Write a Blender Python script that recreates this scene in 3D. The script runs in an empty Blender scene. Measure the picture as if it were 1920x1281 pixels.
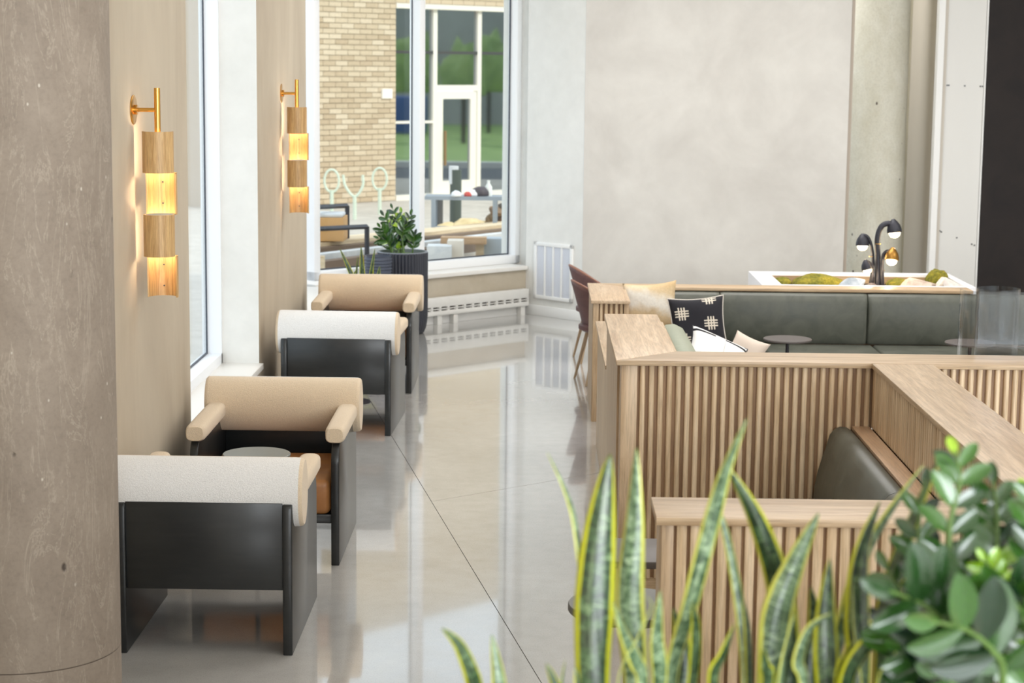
import bpy, bmesh, math, random
import numpy as np
from mathutils import Vector, Matrix, Euler
random.seed(7)
PI = math.pi
C = bpy.context.scene.collection
SC = bpy.context.scene
# ------------------------------------------------------------------ camera
CAMH = 2.45
F_PX, PITCH, YAW, ROLL = 3600.0, .143393, -.0129149, .0106225
def cam_axes():
    cy, sy, cp, sp, cr, sr = math.cos(YAW), math.sin(YAW), math.cos(PITCH), math.sin(PITCH), math.cos(ROLL), math.sin(ROLL)
    f = Vector((sy*cp, cy*cp, -sp)); ri = Vector((cy, -sy, 0)); up = ri.cross(f)
    return cr*ri + sr*up, -sr*ri + cr*up, f
RI, UP, FW = cam_axes()
cam_d = bpy.data.cameras.new('camera'); cam = bpy.data.objects.new('camera', cam_d); C.objects.link(cam)
cam.matrix_world = Matrix(((RI.x, UP.x, -FW.x, 0), (RI.y, UP.y, -FW.y, 0), (RI.z, UP.z, -FW.z, CAMH), (0, 0, 0, 1)))
cam_d.sensor_width = 36; cam_d.lens = F_PX/1920*36; cam_d.clip_end = 300
cam_d.dof.use_dof = True; cam_d.dof.focus_distance = 8.9; cam_d.dof.aperture_fstop = 5.0
SC.camera = cam
EYE = Vector((0, 0, CAMH))
def ray(u, v): return RI*((u-960)/F_PX) - UP*((v-640.5)/F_PX) + FW
def at(u, v, Y): d = ray(u, v); return EYE + d*(Y/d.y)
def atz(u, v, z): d = ray(u, v); return EYE + d*((z-CAMH)/d.z)
# ------------------------------------------------------------------ world, exposure, lights
w = bpy.data.worlds.new('overcast_sky'); SC.world = w; w.use_nodes = True
bg = w.node_tree.nodes['Background']; bg.inputs[0].default_value = (.80, .90, 1.0, 1); bg.inputs[1].default_value = 1.45
SC.view_settings.view_transform = 'Standard'; SC.view_settings.look = 'None'
SC.view_settings.exposure = 0.27; SC.view_settings.gamma = 1; SC.view_settings.use_curve_mapping = False
def area(name, loc, size, size_y, power, col, rot=(0, 0, 0)):
    l = bpy.data.lights.new(name, 'AREA'); l.shape = 'RECTANGLE'; l.size = size; l.size_y = size_y
    l.energy = power; l.color = col
    o = bpy.data.objects.new(name, l); o.location = loc; o.rotation_euler = rot; C.objects.link(o); return o
for (x, y, p) in ((1.6, 6.4, 48), (1.6, 10.6, 82), (1.6, 14.8, 150), (5.8, 5.0, 40), (5.8, 12.0, 105)):
    area('ceiling_fill', (x, y, 4.55), 3.6, 2.4, p, (1.0, .975, .95))  # unseen fill lights, added under the ceiling to brighten the hall
area('rear_window_daylight', (4.0, -3.9, 2.35), 7.8, 3.2, 860, (.93, .97, 1.0), (math.radians(84), 0, 0))
area('alcove_fill', (2.3, 19.6, 4.5), .9, .9, 55, (1, .99, .97))  # unseen fill light, added to brighten the left of the column
sun_d = bpy.data.lights.new('sun', 'SUN'); sun_d.energy = 1.7; sun_d.angle = .05; sun_d.color = (1, .95, .86)
sun = bpy.data.objects.new('sun', sun_d); C.objects.link(sun)
sun.rotation_euler = Vector((-.62, .45, -.62)).to_track_quat('-Z', 'Y').to_euler()
# ------------------------------------------------------------------ helpers
def lin(c): c = c/255; return c/12.92 if c <= .04045 else ((c+.055)/1.055)**2.4
def rgb(r, g, b): return (lin(r), lin(g), lin(b), 1)
class MB:
    def __init__(s): s.v = []; s.f = []; s.uv = None
    def add(s, vs, fs):
        n = len(s.v); s.v += [tuple(p) for p in vs]; s.f += [tuple(i+n for i in f) for f in fs]; return s
    def box(s, x0, x1, y0, y1, z0, z1, M=None):
        vs = [Vector(p) for p in ((x0,y0,z0),(x1,y0,z0),(x1,y1,z0),(x0,y1,z0),(x0,y0,z1),(x1,y0,z1),(x1,y1,z1),(x0,y1,z1))]
        if M: vs = [M @ p for p in vs]
        return s.add(vs, [(0,3,2,1),(4,5,6,7),(0,1,5,4),(1,2,6,5),(2,3,7,6),(3,0,4,7)])
    def rings(s, R, cap0=True, cap1=True, closed=True):
        n = len(s.v); k = len(R[0])
        for r in R: s.v += [tuple(p) for p in r]
        for i in range(len(R)-1):
            for j in range(k if closed else k-1):
                a = n+i*k+j; b = n+i*k+(j+1) % k
                s.f.append((a, b, b+k, a+k))
        if cap0: s.f.append(tuple(n+j for j in reversed(range(k))))
        if cap1: s.f.append(tuple(n+(len(R)-1)*k+j for j in range(k)))
        return s
    def lathe(s, prof, n=32, c=(0, 0, 0), cap0=True, cap1=True):
        return s.rings([[(c[0]+r*math.cos(2*PI*j/n), c[1]+r*math.sin(2*PI*j/n), c[2]+z) for j in range(n)] for r, z in prof], cap0, cap1)
    def tube(s, pts, r, n=10, cap=True):
        pts = [Vector(p) for p in pts]; R = []; prev = None
        for i, p in enumerate(pts):
            t = (pts[min(i+1, len(pts)-1)]-pts[max(i-1, 0)]).normalized()
            if prev is None: a = t.cross(Vector((0, 0, 1)) if abs(t.z) < .9 else Vector((1, 0, 0))).normalized()
            else: a = (prev - t*prev.dot(t)).normalized()
            prev = a; b = t.cross(a); rr = r[i] if isinstance(r, (list, tuple)) else r
            R.append([p + a*rr*math.cos(2*PI*j/n) + b*rr*math.sin(2*PI*j/n) for j in range(n)])
        return s.rings(R, cap, cap)
    def prism(s, prof, axis, a0, a1):
        def q(p, a): return {'x': (a, p[0], p[1]), 'y': (p[0], a, p[1]), 'z': (p[0], p[1], a)}[axis]
        return s.rings([[q(p, a0) for p in prof], [q(p, a1) for p in prof]])
    def grid(s, pts, uvs=None, wrap=False):
        n = len(s.v); R, K = len(pts), len(pts[0])
        for r in pts: s.v += [tuple(p) for p in r]
        for i in range(R-1):
            for j in range(K-1): a = n+i*K+j; s.f.append((a, a+1, a+1+K, a+K))
        if uvs is not None:
            s.uv = (s.uv or []) + [u for r in uvs for u in r]
        return s
    def mesh(s, name, smooth=False, bevel=0, fixn=True, seg=2):
        m = bpy.data.meshes.new(name); m.from_pydata(s.v, [], s.f); m.update()
        if s.uv:
            L = m.uv_layers.new(name='UVMap')
            for l in m.loops: L.data[l.index].uv = s.uv[l.vertex_index]
        bm = bmesh.new(); bm.from_mesh(m)
        if fixn: bmesh.ops.recalc_face_normals(bm, faces=bm.faces)
        if bevel:
            es = [e for e in bm.edges if len(e.link_faces) == 2 and e.calc_face_angle(0) > .6]
            bmesh.ops.bevel(bm, geom=es, offset=bevel, segments=seg, affect='EDGES', profile=.5)
        if smooth or bevel:
            for f in bm.faces: f.smooth = True
            for e in bm.edges:
                if len(e.link_faces) == 2 and e.calc_face_angle(0) > (.62 if not bevel else .8): e.smooth = False
        bm.to_mesh(m); bm.free(); return m
    def build(s, name, mat, parent=None, smooth=False, bevel=0, **k):
        return link(name, s.mesh(name, smooth, bevel, **k), mat, parent)
def link(name, me, mat, parent=None, loc=None, rot=None):
    if mat and not me.materials: me.materials.append(mat)
    o = bpy.data.objects.new(name, me); C.objects.link(o)
    if parent: o.parent = parent
    if loc is not None: o.location = loc
    if rot is not None: o.rotation_euler = rot
    return o
def tag(o, label=None, cat=None, group=None, kind=None):
    if label: o['label'] = label
    if cat: o['category'] = cat
    if group: o['group'] = group
    if kind: o['kind'] = kind
    return o
def thing(name, label, cat, loc=(0, 0, 0), rz=0, group=None):
    o = bpy.data.objects.new(name, None); C.objects.link(o); o.location = loc; o.rotation_euler = (0, 0, rz)
    o.empty_display_size = .1
    return tag(o, label, cat, group)
def struct(name, label=None, loc=(0, 0, 0), rz=0):
    o = bpy.data.objects.new(name, None); C.objects.link(o); o.location = loc; o.rotation_euler = (0, 0, rz); o['kind'] = 'structure'
    if label: o['label'] = label
    return o
def sbuild(mb, name, mat, label, **k):
    o = mb.build(name, mat, None, **k); o['kind'] = 'structure'; o['label'] = label; return o
def copy_tree(o, parent=None):
    c = o.copy(); C.objects.link(c)
    if parent: c.parent = parent
    for ch in list(o.children): copy_tree(ch, c)
    return c
def weld_solid(o, t, offset=0):
    m = o.modifiers.new('thick', 'SOLIDIFY'); m.thickness = t; m.offset = offset; return o
def subd(o, l=2):
    m = o.modifiers.new('sub', 'SUBSURF'); m.levels = l; m.render_levels = l
    for p in o.data.polygons: p.use_smooth = True
    return o
def spline(P, n):
    P = [Vector(p) for p in P]; out = []
    if len(P) == 2: return [P[0].lerp(P[1], i/(n-1)) for i in range(n)]
    for i in range(n):
        t = i/(n-1)*(len(P)-1); k = min(int(t), len(P)-2); u = t-k
        a, b, c, d = P[max(k-1, 0)], P[k], P[k+1], P[min(k+2, len(P)-1)]
        out.append(.5*((2*b)+(c-a)*u+(2*a-5*b+4*c-d)*u*u+(3*b-a-3*c+d)*u**3))
    return out
# ------------------------------------------------------------------ materials
class NT:
    def __init__(s, name):
        s.m = bpy.data.materials.new(name); s.m.use_nodes = True; s.t = s.m.node_tree; s.n = s.t.nodes
        s.p = s.n['Principled BSDF']; s.out = s.n['Material Output']
    def N(s, typ, **k):
        n = s.n.new(typ)
        for a, b in k.items():
            if hasattr(n, a): setattr(n, a, b)
        return n
    def L(s, a, b): s.t.links.new(a, b)
    def val(s, sock, v): s.p.inputs[sock].default_value = v; return s
    def coord(s, kind='Object', scale=(1, 1, 1), rnd=0):
        tc = s.N('ShaderNodeTexCoord'); mp = s.N('ShaderNodeMapping'); mp.inputs['Scale'].default_value = scale
        s.L(tc.outputs[kind], mp.inputs['Vector'])
        if rnd:
            oi = s.N('ShaderNodeObjectInfo'); mu = s.N('ShaderNodeMath', operation='MULTIPLY'); mu.inputs[1].default_value = rnd
            s.L(oi.outputs['Random'], mu.inputs[0]); cb = s.N('ShaderNodeCombineXYZ')
            for i in range(3): s.L(mu.outputs[0], cb.inputs[i])
            s.L(cb.outputs[0], mp.inputs['Location'])
        return mp.outputs[0]
    def noise(s, vec, scale, detail=4, rough=.55, dist=0):
        n = s.N('ShaderNodeTexNoise'); n.inputs['Scale'].default_value = scale; n.inputs['Detail'].default_value = detail
        n.inputs['Roughness'].default_value = rough; n.inputs['Distortion'].default_value = dist
        s.L(vec, n.inputs['Vector']); return n.outputs['Fac']
    def ramp(s, fac, stops, interp='LINEAR'):
        r = s.N('ShaderNodeValToRGB'); r.color_ramp.interpolation = interp
        e = r.color_ramp.elements
        while len(e) > 2: e.remove(e[-1])
        while len(e) < len(stops): e.new(.5)
        for i, (p, c) in enumerate(stops):
            e[i].position = p; e[i].color = c if isinstance(c, tuple) else (c, c, c, 1)
        s.L(fac, r.inputs['Fac']); return r.outputs['Color']
    def mix(s, fac, a, b, blend='MIX'):
        m = s.N('ShaderNodeMix', data_type='RGBA', blend_type=blend)
        for sock, v in ((m.inputs[0], fac), (m.inputs[6], a), (m.inputs[7], b)):
            if isinstance(v, (int, float)): sock.default_value = v
            elif isinstance(v, tuple): sock.default_value = v
            else: s.L(v, sock)
        return m.outputs[2]
    def math(s, op, a, b=None, c=None):
        m = s.N('ShaderNodeMath', operation=op)
        for i, v in enumerate((a, b, c)):
            if v is None: continue
            if isinstance(v, (int, float)): m.inputs[i].default_value = v
            else: s.L(v, m.inputs[i])
        return m.outputs[0]
    def bump(s, h, strength=.2, dist=.01):
        b = s.N('ShaderNodeBump'); b.inputs['Strength'].default_value = strength; b.inputs['Distance'].default_value = dist
        s.L(h, b.inputs['Height']); s.L(b.outputs[0], s.p.inputs['Normal']); return s
    def col(s, c):
        if isinstance(c, tuple): s.p.inputs['Base Color'].default_value = c
        else: s.L(c, s.p.inputs['Base Color'])
        return s
def plain(name, c, rough=.5, metal=0, coat=0):
    t = NT(name); t.col(c); t.val('Roughness', rough); t.val('Metallic', metal); t.val('Coat Weight', coat); return t.m
def wood(name, grain, light=(206, 180, 148), dark=(168, 138, 105), rough=.42, k=1.0, vary=.10):
    t = NT(name); sc = {'x': (1.2, 22, 22), 'y': (22, 1.2, 22), 'z': (22, 22, 1.2)}[grain]
    v = t.coord('Object', tuple(a*k for a in sc), rnd=37)
    n1 = t.noise(v, 1.0, 6, .62, 1.2); n2 = t.noise(v, 6.0, 4, .6, .2)
    base = t.ramp(n1, [(.30, rgb(*dark)), (.48, rgb(*[int(a*.45+b*.55) for a, b in zip(dark, light)])), (.62, rgb(*light))])
    fine = t.ramp(n2, [(.35, .72), (.55, 1.0)])
    c = t.mix(.75, base, fine, 'MULTIPLY')
    oi = t.N('ShaderNodeObjectInfo'); br = t.ramp(oi.outputs['Random'], [(0, 1-vary), (1, 1+vary*.4)])
    t.col(t.mix(1.0, c, br, 'MULTIPLY')); t.val('Roughness', rough); t.bump(n2, .12, .002); return t.m
def plaster(name, a, b, scale=1.2, rough=.75, vscale=(1, 1, 1)):
    t = NT(name); v = t.coord('Object', vscale); n = t.noise(v, scale, 6, .6, .6); n2 = t.noise(v, scale*5, 5, .6)
    c = t.ramp(n, [(.32, rgb(*b)), (.66, rgb(*a))]); c2 = t.ramp(n2, [(.3, .94), (.7, 1.0)])
    t.col(t.mix(1.0, c, c2, 'MULTIPLY')); t.val('Roughness', rough); t.bump(n2, .06, .01); return t.m
M = {}
M['oak_x'] = wood('oak_grain_x', 'x'); M['oak_y'] = wood('oak_grain_y', 'y'); M['oak_z'] = wood('oak_grain_z', 'z')
M['slat'] = wood('oak_slat', 'z', (224, 200, 168), (188, 158, 122)); M['shade'] = wood('ash_shade_wood', 'z', (212, 176, 122), (174, 132, 82), .45, 2.4)
M['limewash'] = plaster('limewash_tan', (196, 184, 164), (170, 155, 134), .9, .7, (1, 1, .4))
M['grayplaster'] = plaster('grey_plaster', (212, 209, 203), (196, 192, 186), 1.1, .8)
M['white'] = plain('white_paint', rgb(238, 238, 236), .55)
M['offwhite'] = plaster('off_white_wall', (234, 233, 229), (226, 225, 220), 1.5, .7)
M['beige'] = plaster('beige_low_wall', (196, 186, 168), (180, 168, 148), 1.5, .7)
M['frame_w'] = plain('white_window_frame', rgb(236, 239, 243), .4)
M['sill'] = plain('sill_stone', rgb(234, 231, 225), .35)
M['brass'] = plain('brushed_brass', rgb(214, 164, 84), .3, 1)
M['black_metal'] = plain('black_metal', rgb(46, 46, 54), .45, .3)
M['gasket'] = plain('dark_gasket', rgb(60, 66, 78), .5)
M['darkpanel'] = plaster('dark_brown_panel', (38, 31, 29), (29, 24, 24), 3, .8)
M['screw'] = plain('screw_grey', rgb(90, 90, 90), .4, .8)
M['soil'] = plain('dark_soil', rgb(52, 44, 36), .9)
def _ceil():
    return plain('ceiling_white', rgb(225, 222, 216), .8)
M['ceiling'] = _ceil()
def concrete_floor():
    t = NT('polished_concrete'); v = t.coord('Object'); big = t.noise(v, .7, 5, .6, .4); sp = t.noise(v, 160, 3, .7); md = t.noise(v, 9, 5, .65)
    c = t.ramp(big, [(.3, rgb(174, 172, 168)), (.7, rgb(196, 194, 190))]); c = t.mix(1.0, c, t.ramp(sp, [(.3, .80), (.5, 1.0)]), 'MULTIPLY')
    c = t.mix(1.0, c, t.ramp(md, [(.3, .92), (.6, 1.0)]), 'MULTIPLY'); t.col(c)
    t.L(t.ramp(md, [(.3, .10), (.7, .16)]), t.p.inputs['Roughness']); t.val('Coat Weight', .8); t.val('Coat Roughness', .035)
    t.bump(big, .02, .02); return t.m
M['floor'] = concrete_floor()
def concrete_col(name, a, b, pits=True):
    t = NT(name); v = t.coord('Object'); vs = t.coord('Object', (1, 1, .6)); n = t.noise(vs, 4, 8, .72, .5); sp = t.noise(v, 60, 4, .7)
    c = t.ramp(n, [(.3, rgb(*b)), (.7, rgb(*a))]); c = t.mix(1.0, c, t.ramp(sp, [(.3, .86), (.55, 1.0)]), 'MULTIPLY')
    vo = t.N('ShaderNodeTexVoronoi'); vo.inputs['Scale'].default_value = 9; vv = t.coord('Object', (1, 1, .6)); t.L(vv, vo.inputs['Vector'])
    pit = t.ramp(vo.outputs['Distance'], [(.07, 0.0), (.11, 1.0)]); gate = t.ramp(t.noise(v, 9, 2), [(.55, 1.0), (.59, 0.0)])
    pitm = t.math('MAXIMUM', pit, gate)
    c = t.mix(pitm, rgb(70, 60, 52), c)
    vo2 = t.N('ShaderNodeTexVoronoi'); vo2.inputs['Scale'].default_value = 13; t.L(t.coord('Object', (1.3, 1.3, .8)), vo2.inputs['Vector'])
    wh = t.math('MULTIPLY', t.ramp(vo2.outputs['Distance'], [(.04, 1.0), (.08, 0.0)]), t.ramp(t.noise(v, 5, 2), [(.52, 0.0), (.56, .8)]))
    c = t.mix(wh, c, rgb(205, 196, 182))
    st = t.noise(t.coord('Object', (4, 4, .9)), 2.2, 6, .7, 1.2); streak = t.ramp(st, [(.488, 0.0), (.505, .28), (.52, 0.0)])
    c = t.mix(streak, c, rgb(200, 188, 170)); t.col(c); t.val('Roughness', .7); t.bump(pitm, .5, .006); return t.m
M['concrete'] = concrete_col('column_concrete', (150, 137, 123), (128, 115, 102))
M['concrete_pale'] = concrete_col('pale_column_concrete', (220, 218, 206), (200, 196, 178))
def boucle(name, c):
    t = NT(name); v = t.coord('Object'); n = t.noise(v, 330, 3, .6); n2 = t.noise(v, 170, 2)
    t.col(t.mix(1.0, rgb(*c), t.ramp(n, [(.3, .82), (.6, 1.0)]), 'MULTIPLY')); t.val('Roughness', .95)
    t.val('Sheen Weight', .25); t.bump(t.math('ADD', n, n2), .8, .0035); return t.m
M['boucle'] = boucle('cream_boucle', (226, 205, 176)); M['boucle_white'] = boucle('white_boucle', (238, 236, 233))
def stained():
    t = NT('charcoal_stained_wood'); v = t.coord('Object', (1.5, 1.5, 9), rnd=20); n = t.noise(v, 3, 6, .6, .3); m = t.noise(t.coord('Object'), 3.2, 4)
    c = t.ramp(n, [(.3, rgb(22, 24, 25)), (.7, rgb(32, 34, 34))]); c = t.mix(1.0, c, t.ramp(m, [(.3, .8), (.7, 1.15)]), 'MULTIPLY'); t.col(c)
    t.val('Roughness', .45); t.val('Specular IOR Level', .35); t.val('Coat Weight', .6); t.val('Coat Roughness', .22); t.val('Coat IOR', 1.45); return t.m
M['stain'] = stained()
def leather(name, a, b, rough=.42, s=5):
    t = NT(name); v = t.coord('Object', rnd=11); n = t.noise(v, s, 7, .65, 1.2); f = t.noise(v, 220, 2)
    t.col(t.ramp(n, [(.3, rgb(*b)), (.68, rgb(*a))])); t.L(t.ramp(n, [(.3, rough-.06), (.7, rough+.1)]), t.p.inputs['Roughness']); t.bump(f, .12, .002); return t.m
M['tan_leather'] = leather('tan_leather', (176, 122, 70), (150, 98, 52), .45, 4)
M['green_leather'] = leather('olive_leather', (90, 92, 82), (68, 71, 63), .42, 6)
M['sage_leather'] = leather('sage_leather', (160, 165, 145), (138, 144, 124), .45, 6)
M['mauve'] = leather('mauve_leather', (118, 86, 84), (92, 64, 64), .5, 5)
M['mauve_seam'] = plain('mauve_seam', rgb(140, 98, 82), .5)
def glass(name, tint=(1, 1, 1, 1), refl=.08, rough=0.0):
    t = NT(name); tr = t.N('ShaderNodeBsdfTransparent'); tr.inputs[0].default_value = tint
    gl = t.N('ShaderNodeBsdfGlossy'); gl.inputs['Roughness'].default_value = rough; gl.inputs[0].default_value = (1, 1, 1, 1)
    lw = t.N('ShaderNodeLayerWeight'); lw.inputs['Blend'].default_value = .5; mx = t.N('ShaderNodeMixShader')
    t.L(t.math('ADD', t.math('MULTIPLY', t.math('POWER', lw.outputs['Facing'], 5.0), .45), refl*.25), mx.inputs[0]); t.L(tr.outputs[0], mx.inputs[1]); t.L(gl.outputs[0], mx.inputs[2])
    t.L(mx.outputs[0], t.out.inputs['Surface']); return t.m
M['glass'] = glass('clear_pane', (.97, .985, .98, 1)); M['screen_glass'] = glass('screen_glass', (.84, .86, .88, 1), .2)
M['dark_glass'] = plain('reflecting_dark_glass', rgb(165, 172, 176), .03, 1)
M['table_top'] = leather('grey_metal_top', (124, 130, 126), (100, 106, 103), .34, 3)
M['table_dark'] = plain('dark_grey_table', rgb(92, 86, 84), .45, .1)
M['grey_stool'] = plain('grey_stool_top', rgb(110, 110, 106), .5)
def emis(name, c, k):
    t = NT(name); t.col(c); t.p.inputs['Emission Color'].default_value = c; t.p.inputs['Emission Strength'].default_value = k; return t.m
M['globe'] = emis('warm_glowing_globe', rgb(255, 226, 176), 14); M['led'] = emis('warm_led', rgb(255, 214, 150), 4)
def stucco(name, a, b, s=30): return plaster(name, a, b, s, .85)
# ------------------------------------------------------------------ FLOOR (slabs split by saw cuts)
fl = struct('floor', 'polished grey concrete floor with saw-cut joints')
MB().box(-2.3, 9, -4, 20.8, -.2, -.012).build('joint_bed', plain('joint_dark', rgb(88, 80, 72), .9), fl)
def clip(poly, a, b, off):      # keep the side to the left of a->b, moved inwards by off
    a, b = Vector(a), Vector(b); d = (b-a).normalized(); n = Vector((-d.y, d.x)); out = []
    def sd(p): return (p-a).dot(n)-off
    for i, p in enumerate(poly):
        q = poly[(i+1) % len(poly)]; s, t = sd(p), sd(q)
        if s >= 0: out.append(p)
        if (s >= 0) != (t >= 0): out.append(p.lerp(q, s/(s-t)))
    return out
RECT = [Vector(p) for p in ((-2.3, -4), (9, -4), (9, 20.8), (-2.3, 20.8))]
J1a, J1b = (-.828, 11.863), (.025, 7.472); J2a, J2b = (-.551, 10.628), (.137, 11.217)
g = .0018
for s1 in (0, 1):
    p1 = clip(RECT, *((J1a, J1b) if s1 else (J1b, J1a)), g)
    if s1: parts = [clip(p1, J2a, J2b, g), clip(p1, J2b, J2a, g)]
    else: parts = [p1]
    for q in parts:
        MB().prism([(p.x, p.y) for p in q], 'z', -.012, 0).build('slab', M['floor'], fl)
# ------------------------------------------------------------------ CEILING, far walls of the hall
sbuild(MB().box(-2.3, 9.2, -4.2, 20.9, 4.6, 4.8), 'ceiling', M['ceiling'], 'plain white hall ceiling')
b = MB(); b.box(-2.3, 0, -4.2, -4, 0, 4.6); b.box(8, 9.2, -4.2, -4, 0, 4.6); b.box(0, 8, -4.2, -4, 0, .6); b.box(0, 8, -4.2, -4, 4.0, 4.6)
sbuild(b, 'wall_rear', M['offwhite'], 'off-white wall behind the viewer with a wide window opening')
wf = struct('window_3', 'wide window in the wall behind the viewer'); b = MB()
for x in (0, 2, 4, 6, 7.92): b.box(x, x+.08, -4.15, -4.05, .6, 4.0)
b.box(0, 8, -4.15, -4.05, .6, .68); b.box(0, 8, -4.15, -4.05, 3.92, 4.0); b.build('window_frame', M['frame_w'], wf)
sbuild(MB().box(9, 9.2, -4, 20.8, 0, 4.6), 'wall_right', M['offwhite'], 'off-white wall far to the right of the booths')
# ------------------------------------------------------------------ LEFT WALL with window 1
XW = -1.83; HEAD = 4.2
b = MB(); b.box(XW-.37, XW, -4, 10.01, 0, 4.6); b.box(XW-.37, XW, 12.5, 15.14, 0, 4.6)
b.box(XW-.37, XW, 10.01, 12.5, 0, .44); b.box(XW-.37, XW, 15.14, 17.2, 0, .44)
b.box(XW-.37, XW, 10.01, 12.5, HEAD, 4.6); b.box(XW-.37, XW, 15.14, 17.2, HEAD, 4.6)
sbuild(b, 'wall_left', M['limewash'], 'tan limewashed wall with deep window recesses')
b = MB(); b.box(XW-.37, XW+.001, 12.492, 12.5, .48, HEAD)
sbuild(b, 'trim_1', M['offwhite'], 'white painted side of the deep window recess')
def side_window(name, y0, y1, label):
    W = struct(name, label)
    sl = MB(); sl.box(XW-.30, XW+.03, y0+.003, y1-.003, .44, .48); sl.build('window_sill', M['sill'], W, bevel=.003)
    f = MB(); xo, xi = XW-.366, XW-.24
    f.box(xo, xi, y0, y0+.07, .48, HEAD); f.box(xo, xi, y1-.04, y1-.002, .48, HEAD); f.box(xo, xi, y0, y1-.002, .48, .545); f.box(xo, xi, y0, y1, HEAD-.06, HEAD)
    f.build('window_frame', M['frame_w'], W)
    gk = MB(); x = XW-.335
    gk.box(x-.004, x+.004, y1-.054, y1-.04, .545, HEAD); gk.box(x-.004, x+.004, y0, y1-.04, .545, .557); gk.build('gasket', M['gasket'], W)
    MB().box(x-.006, x-.001, y0+.07, y1-.05, .55, HEAD-.06).build('pane', M['glass'], W)
    return W
side_window('window_1', 10.01, 12.5, 'tall side window with white frame and deep sill between the lit wall piers')
side_window('window_4', 15.14, 16.9, 'second side window hidden beyond the further wall pier')
# ------------------------------------------------------------------ ANGLED WINDOW WALL
S2 = math.sqrt(.5)
CO = Vector((-.115, 18.925))           # inner corner
RZ = math.radians(45)                   # local x runs along (1,1)/sqrt2; local +y points outwards (-1,1)/sqrt2
def wl(p): d = Vector((p[0], p[1]))-CO; return d.x*S2+d.y*S2, -d.x*S2+d.y*S2
def on_plane(u, v, c):   # hit X-Y=c
    d = ray(u, v); t = (c-(EYE.x-EYE.y))/(d.x-d.y); return EYE+d*t
FO = .235
cF = -19.04-FO/S2
def fx(u, v=250): return wl(on_plane(u, v, cF))[0]
ww = struct('wall_angled', 'angled wall under the large corner window', (CO.x, CO.y, 0), RZ)
b = MB(); b.box(-2.9, 0.0, 0, .5, 0, .44); b.box(-2.9, .5, 0, .5, HEAD, 4.6)
b.build('lower_wall', M['beige'], ww)
xR0, xR1 = fx(968.5), fx(977)
b = MB(); b.box(xR1, .3, FO-.235, .5, .44, HEAD); b.build('end_pier', M['offwhite'], ww)
w2 = struct('window_2', 'large angled corner window with white mullions', (CO.x, CO.y, 0), RZ)
xL, xL1, xM0, xM1 = fx(588.5), fx(600), fx(787), fx(797)
f = MB()
f.box(xL, xL1, FO, FO+.15, .48, HEAD); f.box(xM0, xM1, FO, FO+.15, .48, HEAD); f.box(xR0, xR1, FO, FO+.13, .48, HEAD)
f.box(xL, xR1, FO, FO+.12, .48, .56); f.box(xL, xR1, FO, FO+.12, HEAD-.08, HEAD)
f.build('window_frame', plain('window_mullion', rgb(243, 244, 245), .4), w2, bevel=.004)
gk = MB(); gk.box(xM0-.006, xM0-.001, FO+.105, FO+.118, .56, HEAD); gk.box(xR0-.014, xR0-.001, FO+.095, FO+.105, .56, HEAD)
gk.box(xL1, xM0, FO+.1, FO+.11, .561, .572); gk.box(xM1, xR0, FO+.1, FO+.11, .561, .572); gk.build('gasket', M['gasket'], w2)
MB().box(xL1-.01, xM0+.01, FO+.11, FO+.116, .55, HEAD-.06).build('pane', M['glass'], w2)
MB().box(xM1-.01, xR0+.01, FO+.11, FO+.116, .55, HEAD-.06).build('pane', M['glass'], w2)
MB().box(-2.66, -.003, -.03, FO+.12, .441, .48).build('window_sill', M['sill'], w2, bevel=.003)
# return wall with the vent grille
vr = struct('wall_return', 'short off-white return wall carrying the vent grille', (CO.x, CO.y, 0), -RZ)   # local x along (1,-1)
VL = (Vector((.43, 18.375))-CO).length
MB().box(-.001, VL, 0, .3, 0, 4.6).build('return_face', M['offwhite'], vr)
bb = struct('baseboard_return', 'white baseboard under the vent grille', (CO.x, CO.y, 0), -RZ)
MB().box(0, VL, -.015, 0, 0, .10).build('board', M['white'], bb, bevel=.003)
bb = struct('baseboard_angled', 'white baseboard beside the radiator', (CO.x, CO.y, 0), RZ)
MB().box(-2.6, -.016, -.015, 0, 0, .10).build('board', M['white'], bb, bevel=.003)
# vent grille
vg = thing('vent_grille', 'white return-air grille on the short wall beside the corner window', 'vent', (CO.x, CO.y, 0), -RZ)
vx0, vx1, vz0, vz1 = .13, .655, .172, .728
b = MB(); t_ = .035
b.box(vx0, vx1, -.022, -.001, vz0, vz0+t_); b.box(vx0, vx1, -.022, -.001, vz1-t_, vz1); b.box(vx0, vx0+t_, -.022, -.001, vz0, vz1); b.box(vx1-t_, vx1, -.022, -.001, vz0, vz1)
b.build('grille_frame', M['white'], vg, bevel=.002)
iw = (vx1-vx0-2*t_)
for k in (1, 2, 3): MB().box(vx0+t_+iw*k/4-.010, vx0+t_+iw*k/4+.010, -.02, -.001, vz0+t_, vz1-t_).build('mullion', M['white'], vg)
MB().box(vx0+t_, vx1-t_, -.005, -.001, vz0+t_, vz1-t_).build('backing', plain('vent_shadow', rgb(196, 200, 208), .7), vg)
b = MB()
for k in range(44):
    z = vz0+t_+(vz1-vz0-2*t_)*(k+.5)/44; b.add([(vx0+t_, -.015, z-.0045), (vx1-t_, -.015, z-.0045), (vx1-t_, -.006, z+.0045), (vx0+t_, -.006, z+.0045)], [(0, 1, 2, 3)])
tag(b.build('louvre', plain('vent_louvre', rgb(238, 240, 246), .5), vg), kind='stuff')
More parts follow.
